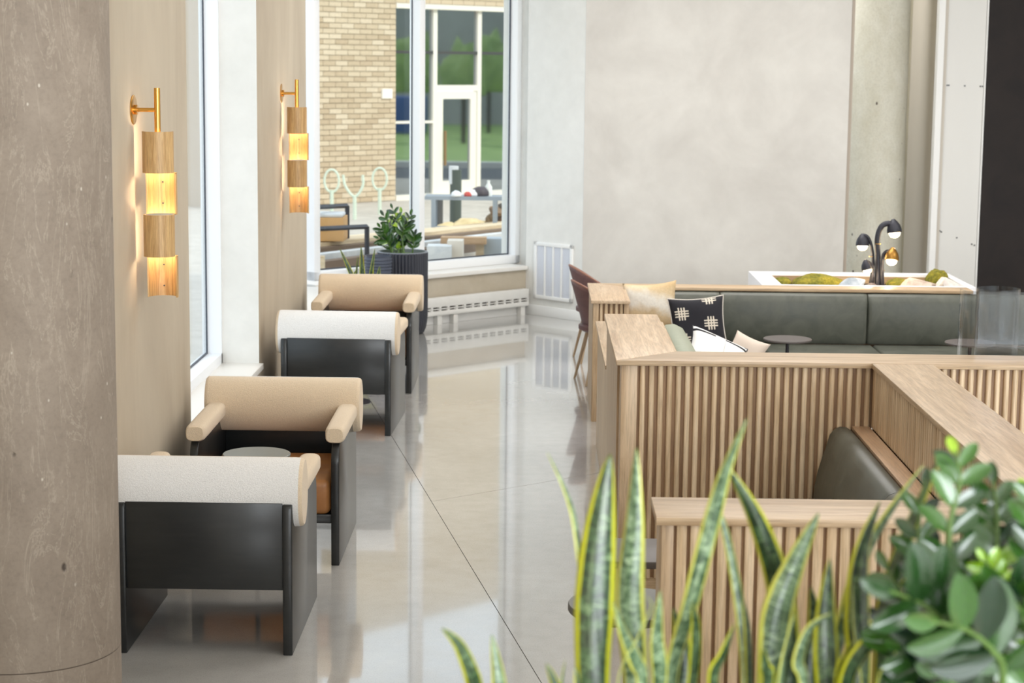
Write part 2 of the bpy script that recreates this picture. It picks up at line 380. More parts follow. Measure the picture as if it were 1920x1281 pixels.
# radiator
rd = thing('baseboard_heater', 'long off-white baseboard heater under the angled window', 'heater', (CO.x, CO.y, 0), RZ)
rx0, rx1 = -1.44, -.035
MB().box(rx0, rx1, -.085, -.017, .170, .258).build('cover', M['offwhite'], rd, bevel=.003)
MB().box(rx0, rx1, -.085, -.017, .090, .132).build('bottom_rail', M['offwhite'], rd, bevel=.003)
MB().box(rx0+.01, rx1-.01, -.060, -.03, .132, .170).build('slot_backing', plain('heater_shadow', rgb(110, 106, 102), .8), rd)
n = 13
for k in range(n+1): x = rx0+(rx1-rx0-.03)*k/n; MB().box(x, x+.03, -.085, -.03, .132, .170).build('slot_divider', M['offwhite'], rd)
MB().box(rx0, rx1, -.085, -.07, .147, .155).build('slot_bar', M['offwhite'], rd)
for x in (rx0+.2, rx1-.28-.72, rx1-.10): MB().box(x, x+.055, -.075, -.02, 0, .092).build('foot', M['offwhite'], rd)
# ------------------------------------------------------------------ GREY BACK WALL + ALCOVE
b = MB(); b.box(.43, 2.93, 18.37, 18.55, 0, 4.6)
sbuild(b, 'wall_back', M['grayplaster'], 'large blank grey plaster wall behind the booths')
sbuild(MB().box(2.93, 2.965, 18.40, 18.54, 0, 4.6), 'trim_2', plain('taupe_trim', rgb(172, 160, 146), .6), 'thin taupe shadow trim at the end of the grey wall')
b = MB(); b.box(1.6, 4.0, 20.6, 20.8, 0, 4.6); sbuild(b, 'wall_alcove', plaster('alcove_wall', (186, 180, 160), (172, 166, 146), 1, .7), 'olive-beige wall at the back of the alcove')
o = MB().lathe([(.30, 0), (.30, 4.6)], 64).build('concrete_column', M['concrete_pale'], smooth=True)
o.location = (3.38, 19.45, 0); tag(o, 'pale round concrete column standing in the alcove right of the grey wall', 'column')
b = MB(); b.box(3.865, 3.925, 18.93, 19.05, 0, 4.6); sbuild(b, 'trim_3', M['white'], 'white vertical trim right of the alcove')
b = MB(); b.box(3.925, 3.962, 18.97, 20.6, 0, 4.6); sbuild(b, 'trim_4', plain('beige_trim', rgb(206, 198, 186), .6), 'narrow beige strip beside the white trim')
dp = struct('wall_panelled', 'white panel and dark brown panel right of the alcove')
b = MB(); b.box(3.966, 4.335, 18.99, 19.1, 0, 4.6); b.build('white_panel', plain('white_panel', rgb(222, 221, 217), .5), dp)
b = MB(); b.box(4.338, 4.352, 18.97, 19.1, 0, 4.6); b.build('edge_strip', M['white'], dp)
b = MB(); b.box(4.356, 9, 18.98, 19.1, 0, 4.6); b.build('dark_panel', M['darkpanel'], dp)
for (u, v) in ((1776, 160), (1779, 160), (1809, 161), (1838, 162), (1842, 162), (1762, 433), (1765, 435), (1794, 446), (1822, 458), (1827, 460)):
    p = at(u, v, 18.985); o = MB().lathe([(.008, -.004), (.008, .004)], 10).build('screw', M['screw'], dp); o.location = p; o.rotation_euler = (PI/2, 0, 0)
# ------------------------------------------------------------------ FOREGROUND COLUMN
fc = thing('concrete_pillar', 'large round grey-brown concrete pillar at the left edge in the foreground', 'column', (-1.81, 6.6, 0))
MB().lathe([(.335, 0), (.335, .378)], 96).build('lower_shaft', M['concrete'], fc, smooth=True)
MB().lathe([(.331, .378), (.331, .382)], 96).build('joint', plain('pillar_joint', rgb(96, 84, 74), .9), fc, smooth=True)
MB().lathe([(.335, .382), (.335, 4.6)], 96).build('shaft', M['concrete'], fc, smooth=True)
# ------------------------------------------------------------------ SCONCES
def shell(cx, cy, r, z0, z1, a0, a1, t=.007, n=28):
    R = []
    for i in range(n+1):
        a = a0+(a1-a0)*i/n; c, s = math.cos(a), math.sin(a)
        R.append([(cx+r*c, cy+r*s, z0), (cx+r*c, cy+r*s, z1), (cx+(r-t)*c, cy+(r-t)*s, z1), (cx+(r-t)*c, cy+(r-t)*s, z0)])
    return MB().rings(R)
def sconce(y, label):
    X0 = -1.72; t = thing('wall_sconce', label, 'wall lamp', (X0, y, 0), 0, 'brass and wood sconces on the window piers')
    MB().lathe([(.014, 2.13), (.014, 2.328)], 20).build('post', M['brass'], t, smooth=True)
    b = MB(); b.tube([(XW-X0+.006, 0, 2.23), (0, 0, 2.23)], .0095, 16); b.build('arm', M['brass'], t, smooth=True)
    d = MB().lathe([(.066, 0), (.066, .004), (.062, .006), (.022, .006), (.022, .02), (.0, .02)], 40).build('wall_plate', M['brass'], t, smooth=True)
    d.location = (XW-X0+.001, 0, 2.23); d.rotation_euler = (0, PI/2, 0)
    r = .0705; zs = [2.134, 1.948, 1.759, 1.569, 1.380]
    for k in range(4):
        z1, z0 = zs[k], zs[k+1]
        if k % 2 == 0: o = shell(0, 0, r, z0, z1, PI*.96, PI*2.10).build('shade', M['shade'], t, smooth=True)
        else:
            o = shell(.010, .02, r, z0, z1, -PI*.08, PI*1.05).build('shade', M['shade'], t, smooth=True)
            for zz in (z1-.046, z0+.046):
                s = MB().lathe([(.004, 0), (.004, .004)], 12).build('screw', M['screw'], o); s.location = (.004, .02+r-.010, zz); s.rotation_euler = (PI/2, 0, 0)
        if k % 2 == 0:
            MB().lathe([(.02, zs[k+1]+.05), (.02, zs[k]-.05)], 16).build('bulb', M['led'], t)
            for zz in (z0+.035, z1-.035):
                l = bpy.data.lights.new('bulb_light', 'POINT'); l.energy = .8; l.color = (1, .82, .58); l.shadow_soft_size = .012
                lo = bpy.data.objects.new('bulb_light', l); lo.location = (.0, .0, zz); lo.parent = t; C.objects.link(lo)
    return t
sconce(8.68, 'brass and ash wood sconce with stacked curved shades, nearest the pillar')
sconce(13.69, 'brass and ash wood sconce with stacked shades, on the farther pier by the corner window')
# ------------------------------------------------------------------ LOUNGE CHAIRS
W2 = .366; TP = .04; DEP = .885
def side_profile():
    p = [(0, 0), (DEP, 0), (DEP, .50)]
    for i in range(1, 9): a = PI/2*i/8; p.append((DEP-.13+.13*math.cos(a), .50+.13*math.sin(a)))
    p += [(.03, .645), (.008, .638), (0, .62)]
    return p
def sweep_round(L, prof_fn, ends=.02, n=4):
    pass
def make_chair(label):
    t = thing('lounge_chair', label, 'armchair', group='boucle armchairs along the window wall')
    for s in (-1, 1):
        x0 = s*W2; x1 = s*(W2-TP)
        MB().prism(side_profile(), 'x', min(x0, x1), max(x0, x1)).build('side_panel', M['stain'], t, bevel=.004)
        a = MB().box(min(x0, x1)+.004, max(x0, x1)-.004, .01, DEP-.01, -.0, .004)
    MB().box(-W2+TP, W2-TP, .012, .04, .276, .645).build('back_panel', M['stain'], t, bevel=.002)
    MB().box(-W2+TP, W2-TP, DEP-.06, DEP-.03, .205, .25).build('front_rail', M['stain'], t, bevel=.002)
    MB().box(-W2+TP, W2-TP, .25, DEP-.06, .235, .25).build('seat_base', M['stain'], t)
    c = MB().box(-W2+TP+.004, W2-TP-.004, .18, DEP-.012, .25, .425).build('seat', M['tan_leather'], t, bevel=.035, seg=4)
    # backrest roll: ellipse section swept along x, rounded ends
    L = .405; cy, cz, ay, az, tl = .128, .670, .112, .145, .10
    XS = ((-L, .86), (-L+.006, .945), (-L+.016, .985), (-L+.035, 1), (0, 1), (L-.035, 1), (L-.016, .985), (L-.006, .945), (L, .86))
    def sec(x, k, a):
        yy = ay*math.cos(a); zz = az*math.sin(a); dy = yy*math.cos(tl)+zz*math.sin(tl); dz = -yy*math.sin(tl)+zz*math.cos(tl)
        return (x, cy+dy*(1-(1-k)*.6), cz+dz*(1-(1-k)*.5))
    a0 = math.radians(92); a1 = math.radians(262)
    MB().rings([[sec(x, k, a0+(a1-a0)*j/24) for j in range(25)]+[(x, cy, cz)] for x, k in XS[2:-2]]).build('backrest_rear', M['boucle_white'], t, smooth=True)  # rear half of the roll, in a lighter boucle than the front
    MB().rings([[sec(x, k, 2*PI*j/40) for j in range(40)] for x, k in XS[:3]]).build('backrest_end', M['boucle'], t, smooth=True)
    MB().rings([[sec(x, k, 2*PI*j/40) for j in range(40)] for x, k in XS[-3:]]).build('backrest_end', M['boucle'], t, smooth=True)
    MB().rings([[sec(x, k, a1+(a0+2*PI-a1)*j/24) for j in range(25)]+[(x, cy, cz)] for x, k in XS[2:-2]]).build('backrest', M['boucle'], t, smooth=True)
    for s in (-1, 1):
        R = []; cx = s*(W2-.024)
        for (y, k) in ((.14, .9), (.2, 1), (.5, 1), (.70, 1), (DEP-.055, .98), (DEP-.03, .92), (DEP-.02, .8)):
            ring = []; zc = .652-.006*(y-.2)/.7
            for j in range(28):
                a = 2*PI*j/28; ca, sa = math.cos(a), math.sin(a); e = .62
                ring.append((cx+.05*k*abs(ca)**e*(1 if ca > 0 else -1), y, zc+.042*k*abs(sa)**e*(1 if sa > 0 else -1)))
            R.append(ring)
        MB().rings(R).build('arm_pad', M['boucle'], t, smooth=True)
    return t
c1 = make_chair('boucle armchair nearest the pillar, seen from behind, white roll above a charcoal back')
def put(o, x, y, rz): o.location = (x, y, 0); o.rotation_euler = (0, 0, rz); return o
put(c1, -1.366, 7.72, 0)
c2 = copy_tree(c1); c2['label'] = 'boucle armchair facing the viewer with tan leather seat, behind the small grey round table'; put(c2, -1.322, 10.06, PI)
c3 = copy_tree(c1); c3['label'] = 'boucle armchair third from the viewer, back turned, plain charcoal back panel'; put(c3, -1.325, 12.515, math.radians(-2.2))
c4 = copy_tree(c1); c4['label'] = 'boucle armchair farthest away, facing the viewer in front of the tall dark planter'; put(c4, -1.298, 15.05, PI)
def round_table(name, label, r, h, loc, topm, legm, group=None, rod=.012):
    t = thing(name, label, 'side table', loc, 0, group)
    MB().lathe([(r-.004, h-.014), (r, h-.010), (r, h-.003), (r-.003, h)], 48).build('tabletop', topm, t, smooth=True)
    MB().lathe([(rod, .01), (rod, h-.014)], 16).build('pole', legm, t, smooth=True)
    MB().lathe([(r*.75, 0), (r*.75, .008), (r*.7, .012)], 40).build('base', legm, t, smooth=True)
    return t
round_table('side_table', 'small round grey-topped side table between the two nearest armchairs', .160, .615, (-1.318, 8.90, 0), M['table_top'], M['black_metal'])
round_table('side_table', 'small round side table hidden between the two farther armchairs', .168, .45, (-1.33, 13.78, 0), M['table_top'], M['black_metal'])
# ------------------------------------------------------------------ SLATTED OAK BOOTHS
SP = .0412
def slat_mesh(h, w=.0255, d=.021):
    prof = [(-w/2, 0), (w/2, 0)]
    for i in range(1, 8): a = PI*i/8; prof.append((w/2*math.cos(a)*1.0, -.005-d*math.sin(a)**.7))
    prof = [(-w/2, 0), (-w/2, -.006)] + [(-w/2*math.cos(PI*i/7), -.006-(d-.006)*math.sin(PI*i/7)**.6) for i in range(1, 7)] + [(w/2, -.006), (w/2, 0)]
    return MB().prism(prof, 'z', 0, h).mesh('slat', True)
def slats(parent, x0, x1, y, z0, z1, facing='-y', sp=SP, mat=None, **k):
    n = max(1, int(round((x1-x0)/sp))); me = slat_mesh(z1-z0, **k)
    for i in range(n):
        s = x0+(i+.5)*(x1-x0)/n
        if facing == '-y': link('slat', me, mat or M['slat'], parent, (s, y, z0))
        elif facing == '-x': link('slat', me, mat or M['slat'], parent, (y, s, z0), (0, 0, -PI/2))
        elif facing == '+x': link('slat', me, mat or M['slat'], parent, (y, s, z0), (0, 0, PI/2))
CT = .024; ZH = 1.10
# --- tall divider run A (front, y 8.78..9.09) incl. left arm and long right arm
hb = thing('booth_divider', 'tall slatted oak booth divider with wide caps, in the middle of the room', 'partition')
backing = wood('oak_backing_shaded', 'z', (158, 124, 90), (126, 94, 64), .5)  # oak darkened: shade of the slat gaps is put into the colour
b = MB(); b.box(.47, 1.565, 8.822, 9.06, 0, ZH-CT); b.build('front_core', backing, hb)
MB().box(.396, .47, 8.806, 9.0, 0, ZH-CT).build('corner_stile', M['oak_z'], hb, bevel=.001)
slats(hb, .474, 1.56, 8.822, .06, ZH-CT)
MB().box(.47, 1.565, 8.81, 8.822, 0, .06).build('plinth', M['oak_x'], hb)
b = MB(); b.box(1.82, 4.2, 8.822, 9.06, 0, ZH-CT); b.build('right_core', backing, hb)
slats(hb, 1.83, 2.9, 8.822, .06, ZH-CT)
# left arm
MB().box(.385, .63, 9.0, 10.44, 0, ZH-CT).build('side_core', M['oak_z'], hb)
# caps
def flatprism(pts, z0, z1): return MB().prism(pts, 'z', z0, z1)
flatprism([(.372, 8.78), (1.549, 8.78), (1.549, 8.79), (4.3, 8.785), (4.3, 9.09), (.672, 9.09)], ZH-CT, ZH).build('front_cap', M['oak_x'], hb, bevel=.002)
flatprism([(.370, 8.782), (.670, 9.091), (.660, 10.46), (.370, 10.46)], ZH-CT, ZH).build('side_cap', M['oak_y'], hb, bevel=.002)
# right long arm towards the viewer
MB().box(1.57, 1.81, 4.0, 8.822, 0, ZH-CT).build('long_core', backing, hb)
slats(hb, 4.2, 8.80, 1.57, .80, ZH-CT, '-x', d=.012, w=.034)
flatprism([(1.550, 3.9), (1.831, 3.9), (1.831, 8.776), (1.550, 8.776)], ZH-CT, ZH+.0005).build('long_cap', M['oak_y'], hb, bevel=.002)
# --- low front section (nearest the viewer)
lb = thing('booth_end_panel', 'slatted oak booth panel with flat cap right behind the foreground leaves', 'partition')
MB().box(.395, 1.545, 5.712, 5.925, 0, ZH-CT).build('core', backing, lb)
MB().box(.388, .424, 5.70, 5.93, 0, ZH-CT).build('corner_stile', M['oak_z'], lb, bevel=.001)
slats(lb, .428, 1.545, 5.712, .06, ZH-CT, w=.032, d=.02)
flatprism([(.368, 5.665), (1.545, 5.665), (1.545, 5.947), (.368, 5.947)], ZH-CT, ZH).build('cap', M['oak_x'], lb, bevel=.002)
# --- near bench along the long arm
nb = thing('corner_bench', 'bench with olive leather backrest and oak ledge inside the near booth', 'bench')
MB().box(1.475, 1.552, 5.95, 8.80, 0, .79).build('ledge_core', backing, nb)
MB().box(1.470, 1.552, 5.95, 8.818, .776, .80).build('ledge', wood('oak_ledge', 'y', (222, 188, 156), (196, 158, 122), .3), nb, bevel=.001)
MB().box(1.0, 1.46, 5.96, 8.79, 0, .38).build('bench_base', backing, nb)
def cushion_side(y0, y1, nm='backrest'):
    prof = [(1.466, .44), (1.466, .785), (1.44, .803), (1.41, .806), (1.385, .795), (1.365, .77), (1.345, .70), (1.315, .60), (1.30, .52), (1.295, .44)]
    R = [[(x if k == 1 else 1.466-(1.466-x)*k, y, .44+(z-.44)*(1 if k == 1 else .985)) for x, z in prof] for y, k in ((y0, .93), (y0+.012, .985), (y0+.03, 1), (y1-.03, 1), (y1-.012, .985), (y1, .93))]
    return MB().rings(R).build(nm, M['green_leather'], nb, smooth=True)
cushion_side(7.40, 8.79); cushion_side(5.97, 7.395)
MB().box(.98, 1.30, 5.97, 8.79, .38, .46).build('seat', M['green_leather'], nb, bevel=.02, seg=3)
# table + stool beside it
dt = thing('narrow_table', 'narrow dark grey table behind the leaves, left of the near booth', 'table', (.60, 6.68, 0))
MB().box(-.325, .25, -.17, .17, .715, .74).build('tabletop', M['table_dark'], dt, bevel=.002)
MB().lathe([(.03, .012), (.03, .715)], 20).build('pedestal', M['black_metal'], dt, smooth=True)
MB().box(-.2, .2, -.15, .15, 0, .012).build('base', M['black_metal'], dt)
st = thing('round_stool', 'low round grey stool peeking out left of the tall leaves', 'stool', (.352, 6.83, 0))
MB().lathe([(.22, .47), (.225, .475), (.225, .495), (.222, .50)], 48).build('seat', M['grey_stool'], st, smooth=True)
MB().lathe([(.018, .012), (.018, .47)], 16).build('pole', M['black_metal'], st, smooth=True)
MB().lathe([(.16, 0), (.16, .012)], 40).build('base', M['black_metal'], st, smooth=True)
# --- FAR BOOTH
fb = thing('lounge_booth', 'low oak booth with long olive leather backrests and flat oak cap', 'booth')
ZF = .85
MB().box(.395, .62, 13.15, 13.95, 0, ZF-.022).build('end_core', backing, fb)
slats(fb, .425, .60, 13.148, .1, ZF-.022, sp=.035, w=.022)
MB().box(.388, .425, 13.12, 13.16, 0, ZF-.022).build('stile', M['oak_z'], fb); MB().box(.60, .632, 13.12, 13.16, 0, ZF-.022).build('stile', M['oak_z'], fb)
MB().box(.385, .397, 13.15, 14.16, 0, ZF-.022).build('side_panel', M['oak_z'], fb)
MB().box(.42, .605, 13.115, 13.15, 0, .10).build('kick_board', wood('oak_kick', 'x', (206, 160, 118), (180, 136, 96)), fb)
flatprism([(.372, 13.10), (.640, 13.10), (.640, 13.95), (.42, 14.17), (.372, 14.17)], ZF-.022, ZF).build('end_cap', wood('oak_cap_far', 'y', (214, 190, 160), (190, 160, 128)), fb, bevel=.002)
flatprism([(.640, 13.952), (3.18, 13.952), (3.18, 14.17), (.422, 14.17)], ZF-.022, ZF).build('back_cap', M['oak_x'], fb, bevel=.002)
MB().box(.64, 3.17, 13.99, 14.14, 0, ZF-.022).build('back_core', backing, fb)
MB().box(3.185, 5.2, 13.97, 14.0, .80, .815).build('edge_strip', M['oak_x'], fb)
MB().box(3.185, 5.2, 13.97, 14.1, 0, .80).build('back_extension', backing, fb)
def back_cushion(x0, x1, yb=13.985, th=.10, z0=.455, z1=.822):
    R = []
    for x, k in ((x0, .82), (x0+.008, .93), (x0+.03, 1), (x1-.03, 1), (x1-.008, .93), (x1, .82)):
        prof = [(0, 0), (0, 1), (.25, 1), (.6, .985), (.85, .93), (1, .8), (1.05, .4), (1.0, .08), (.9, 0)]
        R.append([(x, yb-th*p*k, z0+(z1-z0)*(.5+(q-.5)*(1 if k == 1 else .985))) for p, q in prof])
    return MB().rings(R).build('backrest', M['green_leather'], fb, smooth=True)
for x0, x1 in ((.66, 1.33), (1.335, 2.405), (2.41, 3.48), (3.485, 4.6)): back_cushion(x0, x1)
for x0, x1 in ((.9, 1.63), (1.635, 2.44), (2.445, 3.48), (3.485, 4.6)): MB().box(x0, x1, 13.25, 13.88, .36, .455).build('seat', M['green_leather'], fb, bevel=.02, seg=3)
MB().box(.9, 4.6, 13.3, 13.97, 0, .36).build('seat_base', backing, fb)
# left side: ledge, sage back cushion
MB().box(.395, .80, 10.47, 12.30, 0, .79).build('side_core', M['oak_z'], fb)
MB().box(.380, .815, 10.465, 12.32, .79, .812).build('side_ledge', M['oak_y'], fb, bevel=.002)
R = []
for y, k in ((9.11, .9), (9.13, 1), (12.15, 1), (12.22, .96), (12.27, .8)):
    R.append([(.80+dx*k, y, .45+dz*(1 if k == 1 else .5+.5*k)) for dx, dz in ((0, 0), (0, .34), (.03, .365), (.08, .37), (.13, .345), (.17, .28), (.20, .15), (.21, 0))])
MB().rings(R).build('side_backrest', M['sage_leather'], fb, smooth=True)
MB().box(.655, .80, 9.11, 10.46, 0, .80).build('side_filler', M['oak_z'], fb)
MB().box(.80, 1.5, 9.10, 12.28, .36, .455).build('side_seat', M['sage_leather'], fb, bevel=.02, seg=3)
MB().box(.80, 1.45, 9.12, 12.24, 0, .36).build('side_seat_base', backing, fb)
round_table('side_table', 'dark round table on a thin pole in front of the left olive backrest', .165, .615, (1.715, 13.02, 0), M['table_dark'], M['black_metal'], 'dark round tables at the far booth')
round_table('side_table', 'dark round table half seen through the glass screen', .17, .605, (2.96, 13.02, 0), M['table_dark'], M['black_metal'], 'dark round tables at the far booth')
# glass screen with rounded corner
pts = [(3.6, 9.13)] ; r = .075; x0 = 2.045
pts += [(x0+r, 9.13)] + [(x0+r-r*math.sin(PI/2*i/10), 9.13+r-r*math.cos(PI/2*i/10)) for i in range(1, 11)] + [(x0, 9.26)]
gs = thing('glass_screen', 'clear glass screen with rounded corner standing behind the tall oak cap', 'screen')
front = MB(); inner = []
for i, (x, y) in enumerate(pts):
    a = pts[max(i-1, 0)]; c = pts[min(i+1, len(pts)-1)]; d = Vector((c[0]-a[0], c[1]-a[1])).normalized(); inner.append((x+d.y*.008, y-d.x*.008))
R = [[(x, y, .60), (x, y, 1.40), (ix, iy, 1.40), (ix, iy, .60)] for (x, y), (ix, iy) in zip(pts, inner)]
MB().rings(R).build('curved_pane', M['screen_glass'], gs, smooth=True)
MB().box(2.035, 3.6, 9.118, 9.15, .56, .60).build('base_rail', M['black_metal'], gs)
MB().box(2.05, 2.08, 9.118, 9.15, 0, .56).build('leg', M['black_metal'], gs); MB().box(3.5, 3.53, 9.118, 9.15, 0, .56).build('leg', M['black_metal'], gs)
# hurricane-like glass cylinder behind the screen
gc = thing('glass_cylinder', 'wide clear glass cylinder showing vertical reflections behind the oak cap', 'glass vessel', (2.27, 9.42, 0))
MB().lathe([(.085, .78), (.105, .785), (.105, 1.385), (.100, 1.385), (.100, .79)], 40, cap0=True, cap1=False).build('vessel', M['screen_glass'], gc, smooth=True)
MB().lathe([(.12, 0), (.12, .78)], 32).build('stand', M['table_dark'], gc, smooth=True)
# ------------------------------------------------------------------ PLANTER TROUGH with rocks, moss, lamp
pt = thing('planter_trough', 'white rectangular planter trough behind the far booth', 'planter')
px0, px1, py0, py1, zp = 1.67, 3.25, 14.19, 15.15, .85; wr = .15; zi = .775
tr = plain('white_laminate', rgb(232, 232, 235), .35)
b = MB(); b.box(px0, px0+wr, py0, py1, 0, zp); b.box(px1-.06, px1, py0, py1, 0, zp); b.box(px0+wr, px1-.06, py0, py0+.05, 0, zp); b.box(px0+wr, px1-.06, py1-.12, py1, 0, zp)
b.build('shell', tr, pt, bevel=.002)
MB().box(px0+wr, px1-.06, py1-.125, py1-.12, .6, zp-.02).build('inner_lining', wood('oak_lining', 'x', (206, 178, 142), (180, 148, 112)), pt)
MB().box(px0+wr, px1-.06, py0+.05, py1-.125, 0, zi).build('soil_bed', M['soil'], pt)
def blob(name, label, cat, loc, sx, sy, sz, mat, seed, rough=.25, lev=3, group=None, flat=False):
    bm = bmesh.new(); bmesh.ops.create_icosphere(bm, subdivisions=lev, radius=1); rr = random.Random(seed)
    dirs = [(Vector((rr.gauss(0, 1), rr.gauss(0, 1), rr.gauss(0, 1))).normalized(), rr.uniform(.5, .95)) for _ in range(10)]
    for v in bm.verts:
        if flat:
            for d, h in dirs:
                q = v.co.dot(d)
                if q > h*.85: v.co -= d*(q-h*.85)
        else: v.co *= 1+rough*math.sin(v.co.x*5+seed)*math.cos(v.co.y*6+seed*2)*.5+rr.uniform(-.04, .04)
        v.co = Vector((v.co.x*sx, v.co.y*sy, max(v.co.z, -.35)*sz+.35*sz))
    me = bpy.data.meshes.new(name); bm.to_mesh(me); bm.free()
    if not flat:
        for p in me.polygons: p.use_smooth = True
    o = link(name, me, mat); o.location = loc; tag(o, label, cat, group); return o
def mossmat():
    t = NT('moss'); v = t.coord('Object'); n = t.noise(v, 60, 5, .7); m = t.noise(v, 9, 3)
    c = t.ramp(m, [(.35, rgb(110, 112, 30)), (.65, rgb(176, 160, 50))]); t.col(t.mix(1, c, t.ramp(n, [(.3, .4), (.6, 1.0)]), 'MULTIPLY')); t.val('Roughness', .95); t.bump(n, 1, .01); return t.m
M['moss'] = mossmat()
blob('moss_mound', 'yellow-green moss mound in the trough, left of the pale blue rock', 'moss', (2.14, 14.62, zi), .19, .2, .085, M['moss'], 3)
blob('moss_mound', 'small olive moss mound in the far left corner of the trough', 'moss', (1.90, 14.80, zi), .07, .12, .05, M['moss'], 5)
blob('moss_mound', 'yellow-green moss mound at the far right corner of the trough', 'moss', (3.10, 14.86, zi), .09, .12, .10, M['moss'], 8)
blob('moss_mound', 'flat moss patch between lamp and beige rock', 'moss', (2.80, 14.80, zi), .10, .16, .05, M['moss'], 9)
blob('rock', 'pale blue-grey rock beside the left moss mound', 'rock', (2.36, 14.42, zi), .16, .12, .095, stucco('blue_rock', (205, 210, 214), (160, 170, 178), 14), 11, flat=True)
blob('rock', 'flat reddish brown rock at the foot of the black lamp', 'rock', (2.535, 14.36, zi), .10, .10, .06, stucco('brown_rock', (130, 112, 106), (92, 80, 78), 14), 12, flat=True)
blob('rock', 'rough beige rock right of the black lamp', 'rock', (2.86, 14.46, zi), .22, .14, .085, stucco('beige_rock', (206, 190, 176), (168, 150, 138), 18), 13, flat=True)
blob('rock', 'white pointed rock in the near right corner of the trough', 'rock', (3.085, 14.40, zi), .10, .12, .115, stucco('white_rock', (226, 220, 212), (190, 180, 172), 14), 14, flat=True)
lm = thing('branching_lamp', 'black branching lamp with four glowing globes standing in the planter trough', 'lamp', (2.60, 14.55, zi))
def head(loc, d, mat, s=1.0):
    s = s*1.2
    d = Vector(d).normalized(); q = d.to_track_quat('Z', 'Y').to_euler()
    h = MB().lathe([(.008*s, -.075*s), (.022*s, -.06*s), (.038*s, -.035*s), (.044*s, -.01*s), (.044*s, .006*s), (.040*s, .008*s)], 28).build('lamp_head', mat, lm, smooth=True)
    h.location = loc; h.rotation_euler = q
    gl = MB().lathe([(.033*s, .0), (.034*s, .012*s), (.028*s, .028*s), (.016*s, .037*s), (.0015, .04*s)], 24).build('globe', M['globe'], h, smooth=True)
    l = bpy.data.lights.new('globe_light', 'POINT'); l.energy = .8; l.color = (1, .78, .5); l.shadow_soft_size = .03
    lo = bpy.data.objects.new('globe_light', l); C.objects.link(lo); lo.parent = h; lo.location = (0, 0, .075*s)
def lp(u, v, Y=14.55): return at(u, v, Y)-Vector((2.60, 14.55, zi))
MB().tube(spline([(lp(1647, 520).x, 0, 0), lp(1647, 500), lp(1645, 450), lp(1652, 426), lp(1664, 419), lp(1671, 421)], 24), [.028]*6+[.021]*18, 14).build('stem', M['black_metal'], lm, smooth=True)
MB().tube(spline([(lp(1632, 520).x, .03, 0), lp(1637, 495, 14.58), lp(1634, 462, 14.58), lp(1628, 446, 14.58), lp(1620, 441, 14.58), lp(1614, 446, 14.58)], 22), .012, 12).build('stem', M['black_metal'], lm, smooth=True)
MB().tube(spline([(lp(1655, 520).x, -.03, 0), lp(1654, 505, 14.5), lp(1655, 482, 14.5), lp(1662, 472, 14.5), lp(1670, 472, 14.46)], 18), .014, 12).build('stem', M['black_metal'], lm, smooth=True)
MB().tube(spline([(lp(1637, 520).x, .0, 0), lp(1637, 505, 14.5), lp(1632, 494, 14.5), lp(1626, 490, 14.48)], 14), .010, 12).build('stem', M['black_metal'], lm, smooth=True)
dkb = plain('bronze_head', rgb(150, 110, 50), .35, .8)
head(lp(1677, 434), (.12, -.1, -1), M['black_metal'], 1.05); head(lp(1617, 459, 14.58), (.0, -.1, -1), M['black_metal'], .95)
head(lp(1672, 486, 14.44), (-.1, -.25, -1), dkb, 1.0); head(lp(1626, 504, 14.47), (.25, -.1, -1), M['black_metal'], .8)
for (u, v, r_) in ((1646, 457, .024), (1633, 481, .015), (1655, 507, .017)):
    MB().lathe([(r_, -.002), (r_, .002)], 20, tuple(lp(u, v))).build('brass_ring', M['brass'], lm, smooth=True)
MB().lathe([(.06, 0), (.06, .02), (.03, .03)], 24, (.0, 0, 0)).build('foot', M['black_metal'], lm, smooth=True)
# ------------------------------------------------------------------ SHELL CHAIRS (mauve)
def shell_chair(label, loc, rz):
    t = thing('dining_chair', label, 'chair', loc, rz, 'mauve shell chairs left of the far booth')
    def surf(u, v):      # u angle around (-1..1, 0 = back), v 0 seat centre -> 1 rim
        a = u*PI*.62; hb_ = .80-.26*abs(u)**1.8
        if v < .45: k = v/.45; return (-.21*k*math.cos(a), .22*k*math.sin(a), .445+.012*k*k)
        k = (v-.45)/.55; z = .457+(hb_-.457)*k**.9; rr = 1+.42*k*(1-.35*abs(u)) ; return (-.20*math.cos(a)*rr-.012*k, .22*math.sin(a)*(1+.22*k), z)
    G = [[surf(-1+2*j/24, i/14) for j in range(25)] for i in range(15)]
    o = MB().grid(G).build('shell', M['mauve'], t, smooth=True, fixn=False); weld_solid(o, .018)
    rim = [surf(-1+2*j/30, 1.0) for j in range(31)]; MB().tube(rim, .010, 8).build('piping', M['mauve_seam'], t, smooth=True)
    MB().lathe([(.20, .40), (.235, .42), (.235, .45), (.21, .462)], 32).build('seat', M['mauve'], t, smooth=True)
    for sx in (-1, 1):
        for sy in (-1, 1): MB().tube([(sx*.13, sy*.13, .41), (sx*.22, sy*.20, 0)], [.016, .009], 10).build('leg', M['oak_z'], t, smooth=True)
    return t
shell_chair('mauve leather shell chair at the far booth end, the nearer of two', (.56, 14.83, 0), math.radians(12)) 
shell_chair('mauve leather shell chair, the farther of two, by the vent grille', (.56, 15.95, 0), math.radians(8))
